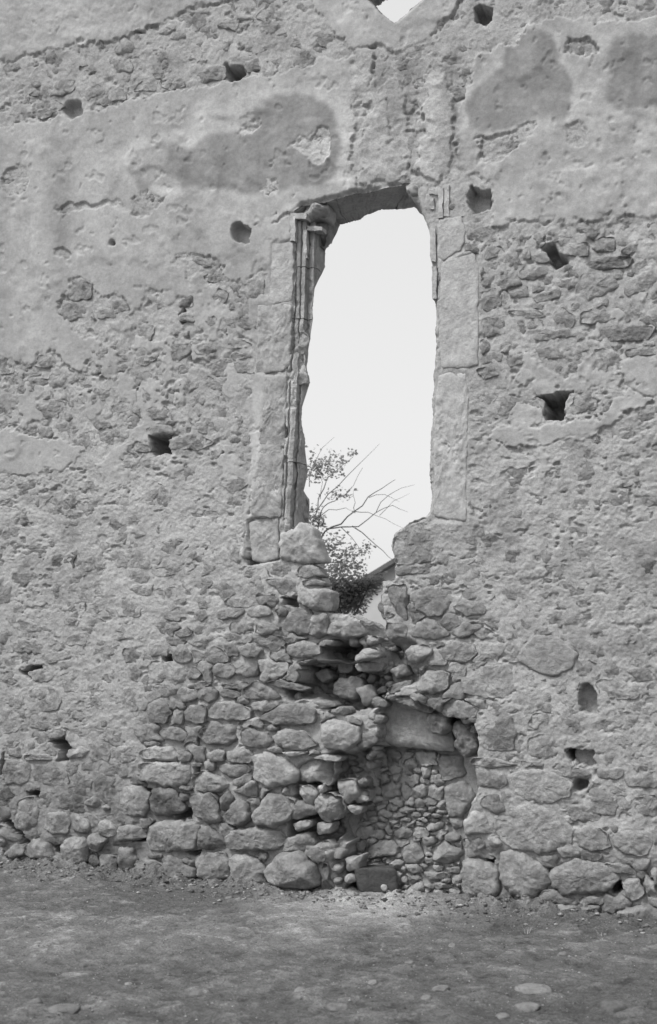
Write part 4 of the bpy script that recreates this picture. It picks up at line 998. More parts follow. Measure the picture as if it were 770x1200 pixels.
# ------------------------------------------------------------------ moulded jambs of the window
SILB = np.array([(q[3], q[2]) for q in WIN if q[2] is not None and q[2] < 400 and q[3] < 720]); SILB = SILB[np.argsort(SILB[:, 0])]
def clamp_sil(P, gap=0.5):
    px, py = proj(P[:, 0], P[:, 1], P[:, 2])
    lim = np.interp(py, SILB[:, 0], SILB[:, 1]) - gap
    over = np.clip(px - lim, 0, None) * ((px < 420) & (py > 262) & (py < 700))
    P[:, 0] -= over * 0.0083
    return P
def sweep(ys_px, xs_fun, prof, name, seed, tone, er=0.004):
    """prof: list of (x offset m, depth m) from the outer edge; one stone of the moulding between two heights"""
    x_, z_ = [], []
    P, T = [], []
    rs = np.random.RandomState(seed)
    n = len(prof)
    zt = [unproj(xs_fun(y), y, 0) for y in ys_px]
    m = len(zt)
    dd = np.array([p[1] for p in prof]); ox = np.array([p[0] for p in prof])
    for i, (x, z) in enumerate(zt):
        P.append(np.stack([x + ox, dd, np.full(n, z)], 1))
    P = np.concatenate(P)
    P[:, 0] += fbm3(P, 0.07, seed, 3) * er * 1.4 + fbm3(P, 0.02, seed + 3, 2) * er * 0.5
    P[:, 1] += fbm3(P, 0.06, seed + 5, 3) * er + np.clip(fbm3(P, 0.09, seed + 8, 2) - 0.45, 0, 1) * er * 9
    P = clamp_sil(P)
    F = [(i * n + j, i * n + j + 1, (i + 1) * n + j + 1, (i + 1) * n + j) for i in range(m - 1) for j in range(n - 1)]
    F.append(tuple(range(n))); F.append(tuple(range((m - 1) * n + n - 1, (m - 1) * n - 1, -1)))
    T = tone + fbm3(P, 0.06, seed + 11, 3) * 0.05
    return mesh_np(name, P, F, M_DRESS, wall, np.clip(T, 0.1, 0.6), smooth=False)

def refine(pf, st=0.008):
    out = []
    for a, b in zip(pf[:-1], pf[1:]):
        k = max(1, int(math.hypot(b[0] - a[0], b[1] - a[1]) / st))
        for j in range(k): out.append((a[0] + (b[0] - a[0]) * j / k, a[1] + (b[1] - a[1]) * j / k))
    out.append(pf[-1]); return out
PUP = refine([(-0.03, 0.006), (-0.006, 0.004), (0.0, 0.03), (0.006, 0.052), (0.012, 0.040), (0.030, 0.034), (0.046, 0.042), (0.052, 0.075), (0.056, 0.078), (0.058, 0.055), (0.092, 0.055), (0.095, 0.115), (0.104, 0.122), (0.108, 0.108), (0.150, 0.108), (0.154, 0.15), (0.166, 0.15), (0.168, 0.30)])
PUPN = PUP
PLO = refine([(-0.03, 0.006), (-0.008, 0.004), (0.0, 0.030), (0.008, 0.012), (0.035, -0.002), (0.064, 0.008), (0.070, 0.075), (0.078, 0.080), (0.084, 0.060), (0.098, 0.062), (0.102, 0.15), (0.108, 0.28)])
xu = lambda y: 345 - (y - 250) * 0.022
xlo = lambda y: 341 - (y - 430) * 0.052
def ys(a, b, st=2.0): return list(np.linspace(a, b, int((b - a) / st) + 2))
sweep(ys(258, 311), xu, PUP, 'jamb_moulding', 11, 0.29)
sweep(ys(312, 372), xu, PUPN, 'jamb_moulding', 13, 0.28)
sweep(ys(373, 414), xu, PUPN, 'jamb_moulding', 14, 0.28, 0.012)
sweep(ys(414.6, 541), xlo, PLO, 'jamb_moulding', 15, 0.31, 0.008)
sweep(ys(541.8, 622), xlo, PLO, 'jamb_moulding', 16, 0.28, 0.008)

# lumps: broken capitals and the stub of jamb between the two moulded lengths
def lump(poly, depth, prot, seed, tone, name, mat=None, **kw):
    g = stone_geo(poly, depth, prot, seed, tone=tone, **kw)
    clamp_sil(g[0])
    return make_stone(*g, name, mat or M_DRESS, wall)
lump([(360,236),(368,230),(382,231),(386,240),(384,258),(372,256),(364,262),(352,256),(352,246)], 0.10, 0.075, 301, 0.31, 'capital', backd=0.15, nz_amp=2.2, chip=2.2)
lump([(358,262),(384,256),(386,275),(382,292),(374,290),(360,272)], 0.22, 0.05, 302, 0.27, 'capital', backd=0.15, nz_amp=2.2, chip=2.2)
lump([(478,216),(492,214),(506,218),(508,232),(505,262),(500,258),(492,244),(482,232),(477,225)], 0.06, 0.045, 303, 0.31, 'capital', backd=0.06)
lump([(477,214),(484,212),(492,219),(491,229),(485,232),(478,226)], 0.03, 0.055, 304, 0.36, 'capital', backd=0.06)
lump([(343,392),(352,388),(362,392),(364,402),(358,418),(352,426),(343,428),(339,415)], 0.07, 0.02, 305, 0.35, 'jamb_stone', backd=0.2, nz_amp=2.0)
lump([(340,424),(352,420),(358,430),(361,446),(350,450),(338,446)], 0.04, 0.018, 306, 0.38, 'jamb_stone', backd=0.2, nz_amp=2.0)
lump([(354,560),(361,553),(362,566),(356,577),(350,572)], 0.36, 0.04, 307, 0.24, 'jamb_stone', backd=0.2)
lump([(350,582),(362,584),(363,610),(352,616),(346,600)], 0.26, 0.06, 308, 0.27, 'jamb_stone', backd=0.2)
lump([(352,500),(357,505),(358,530),(352,550),(347,530)], 0.26, 0.03, 309, 0.27, 'jamb_stone', backd=0.2)

def bar(x0, y0, x1, y1, d0, d1, name='label_mould', tone=0.37, seed=1):
    """squared strip between two picture corners, front at -d0, back at d1"""
    n = max(2, int(abs(y1 - y0) / 3)) ; k = max(2, int(abs(x1 - x0) / 3))
    V, F = [], []
    for layer, y in ((0, -d0), (1, d1)):
        for i in range(n + 1):
            for j in range(k + 1):
                x, z = unproj(x0 + (x1 - x0) * j / k, y0 + (y1 - y0) * i / n, 0)
                V.append((float(x), y, float(z)))
    V = np.array(V)
    V += np.stack([fbm3(V, 0.05, seed), fbm3(V, 0.05, seed + 2), fbm3(V, 0.05, seed + 4)], 1) * 0.007
    m = (n + 1) * (k + 1)
    for i in range(n):
        for j in range(k):
            a = i * (k + 1) + j; F.append((a, a + k + 1, a + k + 2, a + 1)); b = a + m; F.append((b, b + 1, b + k + 2, b + k + 1))
    for i in range(n):
        a = i * (k + 1); F.append((a, a + m, a + m + k + 1, a + k + 1)); a += k; F.append((a, a + k + 1, a + m + k + 1, a + m))
    for j in range(k):
        a = j; F.append((a, a + 1, a + m + 1, a + m)); a = n * (k + 1) + j; F.append((a, a + m, a + m + 1, a + 1))
    return mesh_np(name, V, F, M_DRESS, wall, np.clip(tone + fbm3(V, 0.08, seed + 6) * 0.03, 0.1, 0.6), smooth=False)
bar(340.5, 250, 346.5, 283, 0.012, 0.07, tone=0.38, seed=21)
bar(346.8, 250, 360, 256.5, 0.010, 0.07, tone=0.34, seed=22)
bar(352.5, 266, 356.5, 299, -0.052, 0.10, tone=0.37, seed=23)
bar(356.6, 262, 374, 267, -0.058, 0.16, tone=0.35, seed=24)
bar(514, 221, 519.4, 256, 0.012, 0.05, tone=0.38, seed=25)
bar(520, 217, 526.5, 253, 0.006, 0.05, tone=0.35, seed=26)
bar(503, 223.5, 513.6, 228, 0.010, 0.05, tone=0.37, seed=27)
bar(504.5, 232, 509, 245, 0.008, 0.05, tone=0.33, seed=28)
bar(504.5, 268, 510.8, 306, 0.004, 0.06, 'jamb_moulding', tone=0.34, seed=29)
bar(506.5, 312, 511.5, 350, 0.002, 0.06, 'jamb_moulding', tone=0.34, seed=30)

# ------------------------------------------------------------------ blocked doorway low in the wall
infill = empty('rubble_infill', (*[float(v) for v in (unproj(485, 1045, 0.4)[0], 0.40)], 0), 'small stacked rubble blocking the arched recess at the foot of the wall', 'rubble wall')
def inf_parent(o):
    o.parent = infill; o.matrix_parent_inverse = infill.matrix_world.inverted()
    return o
infill_loc = Vector(infill.location)
def inf_obj(P, faces, name, mat, T):
    P = np.asarray(P, float) - np.array(infill_loc)
    return mesh_np(name, P, faces, mat, infill, T)
core = []
cxs = np.linspace(395, 568, 90); cys = np.linspace(810, 1066, 110)
for yy_ in cys:
    for xx_ in cxs:
        x, z = unproj(xx_, yy_, 0.40); core.append((float(x), 0.40, float(z)))
core = np.array(core); core[:, 1] += fbm3(core, 0.08, 77, 4) * 0.010
cf = [(i * 90 + j, (i + 1) * 90 + j, (i + 1) * 90 + j + 1, i * 90 + j + 1) for i in range(109) for j in range(89)]
inf_obj(core, cf, 'mortar_core', M_WALL, np.clip(0.27 + fbm3(core, 0.06, 78, 3) * 0.05, 0.1, 0.5))
def inf_stone(poly, depth, prot, seed, tone, name='stone', **kw):
    P, F, tri, T = stone_geo(poly, depth, prot, seed, tone=tone, **kw)
    return inf_obj(P, [tuple(f) for f in F.tolist()] + tri, name, kw.get('mat', M_STONE), T)
inf_stone(Z(400,680,3.85,[(140,560),(180,520),(300,545),(430,590),(500,680),(510,776),(300,756),(164,728)]), 0.27, 0.05, 401, 0.40, 'lintel', nz_amp=0.7, chip=0.4)
def wl(poly, depth, prot, seed, tone): make_stone(*stone_geo(poly, depth, prot, seed, tone=tone, backd=0.2, nz_amp=1.8, chip=1.8), 'arch_stone', M_STONE, wall)
wl(Z(400,680,3.85,[(380,620),(430,560),(492,600),(496,660),(470,702),(410,692)]), 0.16, 0.06, 402, 0.28)
wl(Z(400,680,3.85,[(500,640),(570,626),(622,700),(612,772),(560,800),(520,770)]), 0.14, 0.05, 403, 0.24)
wl(Z(400,680,3.85,[(200,512),(300,505),(420,520),(470,560),(400,600),(320,580),(240,550)]), 0.12, 0.06, 404, 0.26)
wl(Z(400,680,3.85,[(140,560),(190,520),(230,530),(170,580),(150,620)]), 0.15, 0.06, 405, 0.27)
GI = [
 ([(450,92),(540,90),(572,180),(540,202),(452,212),(440,150)], 0.035, 0.25),([(468,240),(560,202),(602,270),(592,320),(540,381),(482,362),(460,290)], 0.04, 0.25),([(480,370),(545,372),(545,420),(500,441)], 0.03, 0.24),
 ([(105,512),(210,470),(272,510),(250,550),(110,561)], 0.08, 0.30),([(272,510),(360,481),(381,560),(330,601),(270,570)], 0.05, 0.29),([(410,510),(460,481),(551,520),(540,570),(480,591),(420,571)], 0.07, 0.30),
 ([(365,470),(420,456),(441,490),(380,511)], 0.05, 0.31),([(450,460),(500,440),(541,456),(540,480),(470,481)], 0.05, 0.30),([(380,410),(440,392),(476,390),(460,431),(400,441)], 0.06, 0.32),([(20,562),(60,540),(106,560),(80,621),(30,626)], 0.07, 0.27),
 ([(210,590),(250,556),(291,580),(260,606)], 0.05, 0.31),([(282,590),(350,581),(371,620),(320,641)], 0.05, 0.30),([(360,621),(480,620),(491,650),(400,661)], 0.05, 0.30),([(300,692),(360,655),(381,690),(370,726),(310,731)], 0.07, 0.31),([(465,600),(535,596),(536,630),(480,631)], 0.04, 0.28),
 ([(110,590),(180,570),(215,600),(200,610),(120,605)], 0.03, 0.24),([(265,640),(300,640),(310,680),(270,690)], 0.04, 0.29),([(390,670),(470,665),(520,690),(420,700)], 0.04, 0.27),
 ([(285,120),(330,105),(350,140),(315,165),(288,145)], 0.045, 0.33),([(355,150),(410,142),(400,190),(375,205)], 0.05, 0.34),([(240,180),(265,175),(262,225),(232,215)], 0.05, 0.34),([(150,430),(195,428),(208,460),(180,475),(150,460)], 0.05, 0.33),([(125,285),(170,275),(195,300),(150,312)], 0.06, 0.37),
]
NM = poly_mask(Z(400,860,3.85,[(160,60),(450,75),(470,240),(480,360),(540,440),(545,720),(250,745),(60,640),(0,560),(60,440),(120,300),(180,200)]))
no = np.zeros(SH, bool)
for k, (p, pr, tn) in enumerate(GI):
    pp = Z(400,860,3.85,p); poly_mask(pp, no)
    inf_stone(pp, 0.385, pr, 420 + k, tn * 1.12)
# thin little stones packed in between
rs = np.random.RandomState(44)
sd_ = []
y = 872.0
while y < 1050:
    h = rs.choice([5.5, 7, 9, 13, 16]); x = 396.0
    while x < 548:
        w = rs.uniform(8, 17) + h * rs.uniform(0, 0.9); sd_.append((x + w / 2, y + rs.uniform(-2.5, 2.5), w, h)); x += w
    y += h
sa_ = np.array(sd_)
xa, xb, ya, yb = 390 - X0, 560 - X0, 860 - Y0, 1062 - Y0
gx = GX[ya:yb, xa:xb] + WX1[ya:yb, xa:xb] * 2.5; gy = GY[ya:yb, xa:xb] + WY1[ya:yb, xa:xb] * 2.5
D = ((gx[..., None] - sa_[:, 0]) / sa_[:, 2]) ** 2 + ((gy[..., None] - sa_[:, 1]) / sa_[:, 3]) ** 2
lb = D.argmin(-1); fr = NM[ya:yb, xa:xb] & ~no[ya:yb, xa:xb]
cnt = 0
for i in range(len(sd_)):
    ys_, xs_ = np.nonzero((lb == i) & fr)
    if len(ys_) < 26: continue
    cy, cx_ = ys_.mean(), xs_.mean(); k = np.argmin((ys_ - cy) ** 2 + (xs_ - cx_) ** 2); cy, cx_ = ys_[k], xs_[k]
    pts = []
    for a in range(12):
        an = a * math.pi / 6; r = 1.0
        while r < 30:
            qx = int(cx_ + math.cos(an) * r); qy = int(cy + math.sin(an) * r)
            if not (0 <= qx < lb.shape[1] and 0 <= qy < lb.shape[0]) or lb[qy, qx] != i or not fr[qy, qx]: break
            r += 0.5
        pts.append(r * 0.93)
    pts = np.minimum(pts, np.median(pts) * 2.2)
    if np.median(pts) < 2: continue
    poly = [(cx_ + 390 + math.cos(a * math.pi / 6) * pts[a], cy + 860 + math.sin(a * math.pi / 6) * pts[a]) for a in range(12)]
    inf_stone(poly, 0.385 - rs.uniform(-0.008, 0.02), rs.uniform(0.015, 0.045), 500 + i, 0.33 + rs.uniform(-0.05, 0.06), dens=1.5)
    cnt += 1
print('infill', cnt)

# ------------------------------------------------------------------ ground
gxs = axis(-4.6, 4.4, [(4.4, 0.018)], 40.0, -300, 300)
gys = axis(-6.6, 0.75, [(0.75, 0.016)], 40.0, -120, 400)
def rebuild(a, lo, hi):
    core_ = a[(a >= lo) & (a <= hi)]
    l = [lo]; s = 0.05
    while l[-1] > -320: l.append(l[-1] - s); s *= 1.35
    r = [hi]; s = 0.05
    while r[-1] < 420: r.append(r[-1] + s); s *= 1.35
    return np.unique(np.r_[l[::-1], core_, r])
gxs = rebuild(gxs, -4.6, 4.4); gys = rebuild(gys, -6.6, 0.75)
ax_, ay_ = np.meshgrid(gxs, gys)
inner = np.exp(-np.clip(np.hypot(ax_, ay_ + 3) - 7, 0, None) / 2)
sh2 = ax_.shape
P0 = np.stack([ax_.ravel(), ay_.ravel(), np.zeros(ax_.size)], 1)
g1 = fbm3(P0, 0.9, 201, 3).reshape(sh2); g2 = fbm3(P0, 0.16, 202, 4, 0.6).reshape(sh2); g3 = fbm3(P0, 0.045, 203, 3, 0.6).reshape(sh2)
foot = np.exp(-((ay_ + 0.0) / (0.34 + 0.12 * g1)) ** 2) * (ay_ < 0.7)          # rubble bank against the wall
foot = foot * (0.45 + 0.55 * sstep(-0.3, 0.4, g1 + 0.6 * g2))
gpx, gpy = proj(ax_, np.clip(ay_, -6.5, 3), 0 * ax_)
path = np.exp(-(((gpx - 430) / 100) ** 2 + ((gpy - 1060) / 24) ** 2)) + 0.5 * np.exp(-(((gpx - 345) / 40) ** 2 + ((gpy - 1098) / 12) ** 2)) + 0.25 * np.exp(-(((gpx - 90) / 160) ** 2 + ((gpy - 1105) / 25) ** 2))
gz = inner * (0.012 * g1 + 0.012 * g2 + 0.008 * g3) + foot * (0.075 + 0.06 * g2 + 0.028 * g3) * (1 - 0.6 * path) + 0.0
gz = np.where(ay_ > 0.75, -0.02, gz)
gt = 0.128 + 0.022 * g1 + 0.030 * g2 + 0.024 * g3
spec = fbm3(P0, 0.065, 211, 3, 0.6).reshape(sh2)
gt += sstep(0.42, 0.56, spec) * 0.09 * sstep(-0.2, 0.5, g1 + g2) - sstep(0.45, 0.7, -spec) * 0.04 + path * 0.25 * (0.8 + 0.4 * g2) + foot * 0.03
spec2 = fbm3(P0, 0.15, 221, 4, 0.6).reshape(sh2); gt += sstep(0.36, 0.42, spec2) * 0.050 * sstep(0.3, 1.6, -ay_)
gt -= 0.02 * sstep(500, 700, gpx) * sstep(1120, 1070, gpy)
gz = gz + sstep(0.34, 0.42, spec2) * 0.010 * sstep(0.3, 1.6, -ay_) * inner
gt = np.clip(gt, 0.06, 0.5)
gi = np.arange(ax_.size).reshape(sh2)
GQ = np.stack([gi[:-1, :-1], gi[:-1, 1:], gi[1:, 1:], gi[1:, :-1]], -1).reshape(-1, 4)
gr = mesh_np('ground', np.stack([ax_.ravel(), ay_.ravel(), gz.ravel()], 1), GQ, M_SOIL, None, gt.ravel())
gr['kind'] = 'structure'

def rock(P, size, seed, tone, sub=2, flat=0.6):
    """a loose stone: noisy squashed ball with chipped planes"""
    rs = np.random.RandomState(seed)
    bm = bmesh.new(); bmesh.ops.create_icosphere(bm, subdivisions=sub, radius=1.0)
    v = np.array([tuple(q.co) for q in bm.verts]); f = [tuple(q.index for q in a.verts) for a in bm.faces]; bm.free()
    for _ in range(5):
        d = rs.randn(3); d /= np.linalg.norm(d); c = rs.uniform(0.55, 0.85)
        k = v @ d; v = v - np.clip(k - c, 0, None)[:, None] * d * 0.9
    v = v * (1 + 0.16 * fbm3(v + seed, 0.8, 3, 3)[:, None])
    v = v * np.array([size[0], size[1], size[2]]) / 2
    a = rs.uniform(0, 6.28); c, s = math.cos(a * (size[0] == size[1])), math.sin(a * (size[0] == size[1]))
    v = np.stack([v[:, 0] * c - v[:, 1] * s, v[:, 0] * s + v[:, 1] * c, v[:, 2]], 1)
    return v + np.array(P), f
# pebbles and crumbs
rs = np.random.RandomState(91)
pv, pf, pt = [], [], []; nn_ = 0
proto = []
for k in range(8):
    v, f = rock((0, 0, 0), (2, 1.7, 1.2), 700 + k, 0.2, 1); proto.append((v, f))
def ghz(x, y):
    i = np.clip(np.searchsorted(gxs, x), 1, len(gxs) - 1); j = np.clip(np.searchsorted(gys, y), 1, len(gys) - 1)
    return gz[j, i]
for k in range(19000):
    if k < 2300:
        y = -abs(rs.normal(0.05, 0.28)) - 0.0; x = rs.uniform(-4.4, 3.6); s = rs.choice([0.012, 0.022, 0.036, 0.06], p=[.38, .32, .22, .08])
    else:
        x = rs.uniform(-4.4, 4.2); y = rs.uniform(-6.4, 0); s = rs.choice([0.006, 0.011, 0.02], p=[.34, .52, .14])
    v, f = proto[k % 8]
    a = rs.uniform(0, 6.28); c, s_ = math.cos(a), math.sin(a)
    q = v * s * rs.uniform(0.7, 1.2) / 2 * np.array([1, rs.uniform(0.6, 1), rs.uniform(0.5, 1)])
    q = np.stack([q[:, 0] * c - q[:, 1] * s_, q[:, 0] * s_ + q[:, 1] * c, q[:, 2]], 1) + np.array([x, y, ghz(x, y) + s * 0.12])
    pv.append(q); pf += [(a_ + nn_, b_ + nn_, c_ + nn_) for a_, b_, c_ in f]; nn_ += len(q); pt.append(np.full(len(q), rs.uniform(0.07, 0.24) if rs.rand() < 0.8 else rs.uniform(0.28, 0.42)))
peb = mesh_np('pebbles', np.concatenate(pv), pf, M_STONE, None, np.concatenate(pt)); peb['kind'] = 'stuff'

def thing_rock(px, py, wpx, hpx, tone, label, seed, flat=0.5, name='loose_stone', group='loose stones on the trodden ground'):
    x, y = unground(px, py, 0.0)
    d = -ST * (x - CAMX) + CT * (y - CAMY)
    m = d / FPX
    w = wpx * m
    v, f = rock((0, 0, 0), (w, w * rnd.uniform(0.8, 1.3), max(hpx * m * flat * 2.2, 0.05)), seed, tone, 3)
    c, s = math.cos(TH), math.sin(TH)
    v = np.stack([v[:, 0] * c - v[:, 1] * s, v[:, 0] * s + v[:, 1] * c, v[:, 2]], 1)
    o = mesh_np(name, v, f, M_STONE, None, np.clip(tone * 0.86 + fbm3(v, 0.05, seed, 3) * 0.05, 0.05, 0.6))
    o.location = (x, y, float(ghz(x, y)) - 0.004)
    o['label'] = label; o['category'] = 'stone'
    if group: o['group'] = group
    return o
for i, a in enumerate([
 (625,1158,42,12,0.26,'largest flat pale stone sunk in the dirt at the lower right'),(617,1178,30,11,0.25,'flat pale stone just below the largest one at the lower right'),
 (500,1170,15,7,0.22,'small flat grey stone in the dirt at bottom centre'),(438,1153,15,8,0.24,'pale flat pebble stone lying below the dark block'),(352,1161,17,8,0.25,'pale flat stone in the dirt left of bottom centre'),
 (517,1158,22,9,0.22,'broad low grey stone between two smaller ones at bottom centre'),(150,1153,11,7,0.27,'small bright stone in the dirt on the left side'),(122,1176,34,11,0.20,'wide dull flat stone nearly buried at the lower left'),
 (75,1183,40,9,0.20,'wide flat buried stone nearest the bottom left corner'),(395,1180,26,8,0.20,'dull flat stone near the bottom edge in the middle'),(590,1190,18,7,0.22,'small flat stone by the bottom edge right of centre'),
 (40,1175,18,8,0.19,'small buried stone at the far lower left'),(716,1180,34,22,0.15,'dark rough clod of earth and stone near the lower right corner'),(100,1130,16,7,0.18,'small dull stone in the bare dirt left of centre'),
 (480,1128,12,6,0.20,'tiny grey stone on bare dirt below the doorway recess'),(230,1165,20,7,0.19,'narrow buried stone in the left half of the dirt'),(450,1107,14,6,0.22,'small stone at the lower edge of the pale trodden patch'),
 (270,1052,13,8,0.22,'small stone against the rubble bank left of the boulder'),(530,1108,9,6,0.24,'tiny pale stone in the dirt right of the trodden patch'),(660,1120,12,6,0.22,'small stone in the dirt below the right hand bank')]):
    thing_rock(*a, 800 + i, 0.45)

# dark squared block with a pale spot, lying in front of the blocked doorway
bx, by = unground(442, 1046, 0.0)
blk = empty('fallen_block', (bx, by, 0.0), 'dark squared block with a pale spot lying before the blocked doorway', 'stone block')
sc_ = (-ST * (bx - CAMX) + CT * (by - CAMY)) / FPX
bm = bmesh.new(); bmesh.ops.create_cube(bm, size=1)
bmesh.ops.bevel(bm, geom=bm.edges[:], offset=0.12, segments=3, affect='EDGES', profile=0.6)
bmesh.ops.subdivide_edges(bm, edges=bm.edges[:], cuts=3, use_grid_fill=True)
v = np.array([tuple(q.co) for q in bm.verts]); f = [tuple(q.index for q in a.verts) for a in bm.faces]; bm.free()
v[:, 0] -= 0.10 * v[:, 2]; v[:, 2] += -0.06 * v[:, 0]
v = v * np.array([49 * sc_, 0.24, 29 * sc_]) + np.array([0, 0.1, 14.0 * sc_])
nv = np.stack([fbm3(v, 0.09, 31), fbm3(v, 0.09, 32), fbm3(v, 0.09, 33)], 1); v = v + nv * 0.009
c, s = math.cos(TH), math.sin(TH)
def rot(v): return np.stack([v[:, 0] * c - v[:, 1] * s, v[:, 0] * s + v[:, 1] * c, v[:, 2]], 1)
mesh_np('block_body', rot(v), f, M_STONE, blk, np.clip(0.085 + fbm3(v, 0.05, 34) * 0.03, 0.05, 0.3))
v2, f2 = rock((0, 0, 0), (9 * sc_, 0.03, 9 * sc_), 35, 0.4, 2)
mesh_np('pale_lump', rot(v2 + np.array([8 * sc_, -0.025, 6 * sc_])), f2, M_STONE, blk, 0.40)

def standing(px, py, w, h, tone, seed, label, poly):
    x, y = unground(px, py, 0.0)
    P, F, tri, T = stone_geo(poly, y, 0.09, seed, tone=tone, backd=0.08)
    P = P - np.array([x, y, 0])
    o = mesh_np('loose_stone', P, [tuple(q) for q in F.tolist()] + tri, M_STONE, None, T)
    o.location = (x, y, 0); o['label'] = label; o['category'] = 'stone'
    return o
standing(391, 1040, 30, 40, 0.42, 51, 'pale pointed stone leaning against the wall between the boulder and dark block', Z(250,860,3.85,[(478,602),(512,560),(542,526),(575,555),(592,582),(602,650),(580,690),(520,690),(488,650)]))
standing(415, 1046, 10, 10, 0.40, 52, 'small pale lump wedged beside the left end of the dark block', Z(400,860,3.85,[(22,640),(45,628),(62,640),(64,662),(45,672),(25,665)]))

# dry tufts growing at the foot of the wall
def tuft(px, py, n, hgt, seed, label):
    x, y = unground(px, py, 0.0)
    rs = np.random.RandomState(seed); V, F = [], []
    for k in range(n):
        a = rs.uniform(0, 6.28); r0 = rs.uniform(0, 0.03); h = hgt * rs.uniform(0.5, 1.1); ln = rs.uniform(0.2, 0.9) * h
        p0 = np.array([math.cos(a) * r0, math.sin(a) * r0 * 0.5, 0]); d = np.array([math.cos(a), math.sin(a), 0])
        w = np.array([-math.sin(a), math.cos(a), 0]) * 0.0022
        b = len(V)
        for t in (0, 0.5, 1.0):
            q = p0 + d * ln * t * t + np.array([0, 0, h * t * (1 - 0.25 * t)])
            V += [q - w * (1.1 - t), q + w * (1.1 - t)]
        F += [(b, b + 1, b + 3, b + 2), (b + 2, b + 3, b + 5, b + 4)]
    o = mesh_np('dry_tuft', V, F, M_DRY, None, None)
    o.location = (x, y, float(ghz(x, y)) - 0.01); o['label'] = label; o['category'] = 'grass tuft'; o['group'] = 'dry tufts at the foot of the wall'
tuft(618, 1092, 16, 0.10, 1, 'pale dry stalks below the pale stone at the right bank')
tuft(90, 1040, 12, 0.05, 2, 'short dry tuft on the rubble bank at the left')
tuft(705, 1098, 16, 0.07, 3, 'dry tuft on the dark bank at the far right')
tuft(250, 1050, 12, 0.05, 4, 'short dry tuft on the bank left of the boulder')

# ------------------------------------------------------------------ what shows through the breach
def pt3(px, py, Y):
    x, z = unproj(px, py, Y); return np.array([float(x), Y, float(z)])
def tube(path, r0, r1, k=5):
    path = [np.array(p) for p in path]; V, F = [], []
    n = len(path)
    for i, p in enumerate(path):
        d = path[min(i + 1, n - 1)] - path[max(i - 1, 0)]; d = d / (np.linalg.norm(d) + 1e-9)
        u = np.cross(d, [0.3, 0.2, 0.9]); u /= np.linalg.norm(u) + 1e-9; w = np.cross(d, u)
        r = r0 + (r1 - r0) * i / (n - 1)
        for j in range(k):
            a = j * 2 * math.pi / k; V.append(p + (u * math.cos(a) + w * math.sin(a)) * r)
    for i in range(n - 1):
        for j in range(k): F.append((i * k + j, i * k + (j + 1) % k, (i + 1) * k + (j + 1) % k, (i + 1) * k + j))
    F.append(tuple(range(k))); F.append(tuple(range((n - 1) * k + k - 1, (n - 1) * k - 1, -1)))
    return V, F
TY = 4.6
base = pt3(352, 760, TY)
tree = empty('small_tree', (base[0], TY, 0), 'small sparse tree with bare twigs and leaf clusters seen through the window', 'tree')
def tl(V): return np.asarray(V) - np.array([base[0], TY, 0])
rs = np.random.RandomState(5)
V, F = tube([(base[0] - 0.05, TY, 0), (base[0] + 0.03, TY, 0.9), (base[0], TY + 0.03, 1.8), base + np.array([0, 0, 0.3]), pt3(358, 690, TY), pt3(366, 650, TY)], 0.10, 0.045, 8)
mesh_np('trunk', tl(V), F, M_BARK, tree)
BR = [
 (0.020,0.004,[(366,650),(380,622),(400,613),(415,600),(432,583),(447,573),(463,562)]),(0.016,0.003,[(382,620),(400,618),(420,617),(440,600),(460,592),(478,600)]),
 (0.012,0.003,[(413,617),(425,625),(440,640),(455,652),(470,668)]),(0.016,0.004,[(366,650),(368,610),(374,585),(384,560),(400,545),(414,535)]),(0.012,0.002,[(370,600),(385,580),(405,560),(430,535),(445,520)]),
 (0.010,0.002,[(362,570),(366,545),(378,525),(392,512)]),(0.010,0.002,[(368,610),(385,597),(405,596),(412,598)]),(0.014,0.003,[(384,700),(392,680),(402,665),(410,650),(418,640)]),
 (0.008,0.002,[(415,600),(416,588),(414,575)]),(0.008,0.002,[(413,600),(432,600),(450,608),(475,620)]),(0.008,0.002,[(400,618),(412,630),(420,640),(422,655)]),(0.007,0.002,[(432,583),(450,580),(468,588)]),
 (0.012,0.003,[(380,700),(398,690),(420,680),(440,668)]),(0.012,0.003,[(366,650),(376,600),(384,590),(392,586),(405,580),(415,568),(425,548)]),(0.007,0.002,[(440,600),(455,580),(470,572),(486,568)]),
 (0.006,0.0015,[(445,604),(462,588),(480,578)]),(0.006,0.0015,[(376,585),(378,565),(372,550)]),(0.006,0.0015,[(385,560),(384,540),(388,525)]),
]
for r0, r1, pl in BR:
    k = len(pl); dz = rs.uniform(-0.5, 0.5)
    path = []
    for i in range(k - 1):
        for t in (0, 0.5):
            f = (i + t) / (k - 1)
            q = np.array(pl[i]) * (1 - t) + np.array(pl[i + 1]) * t + rs.normal(0, 0.7, 2)
            path.append(pt3(q[0], q[1], TY + dz * f))
    path.append(pt3(*pl[-1], TY + dz))
    V, F = tube(path, r0 * 0.7, r1 * 0.7, 5); mesh_np('branch', tl(V), F, M_BARK, tree)
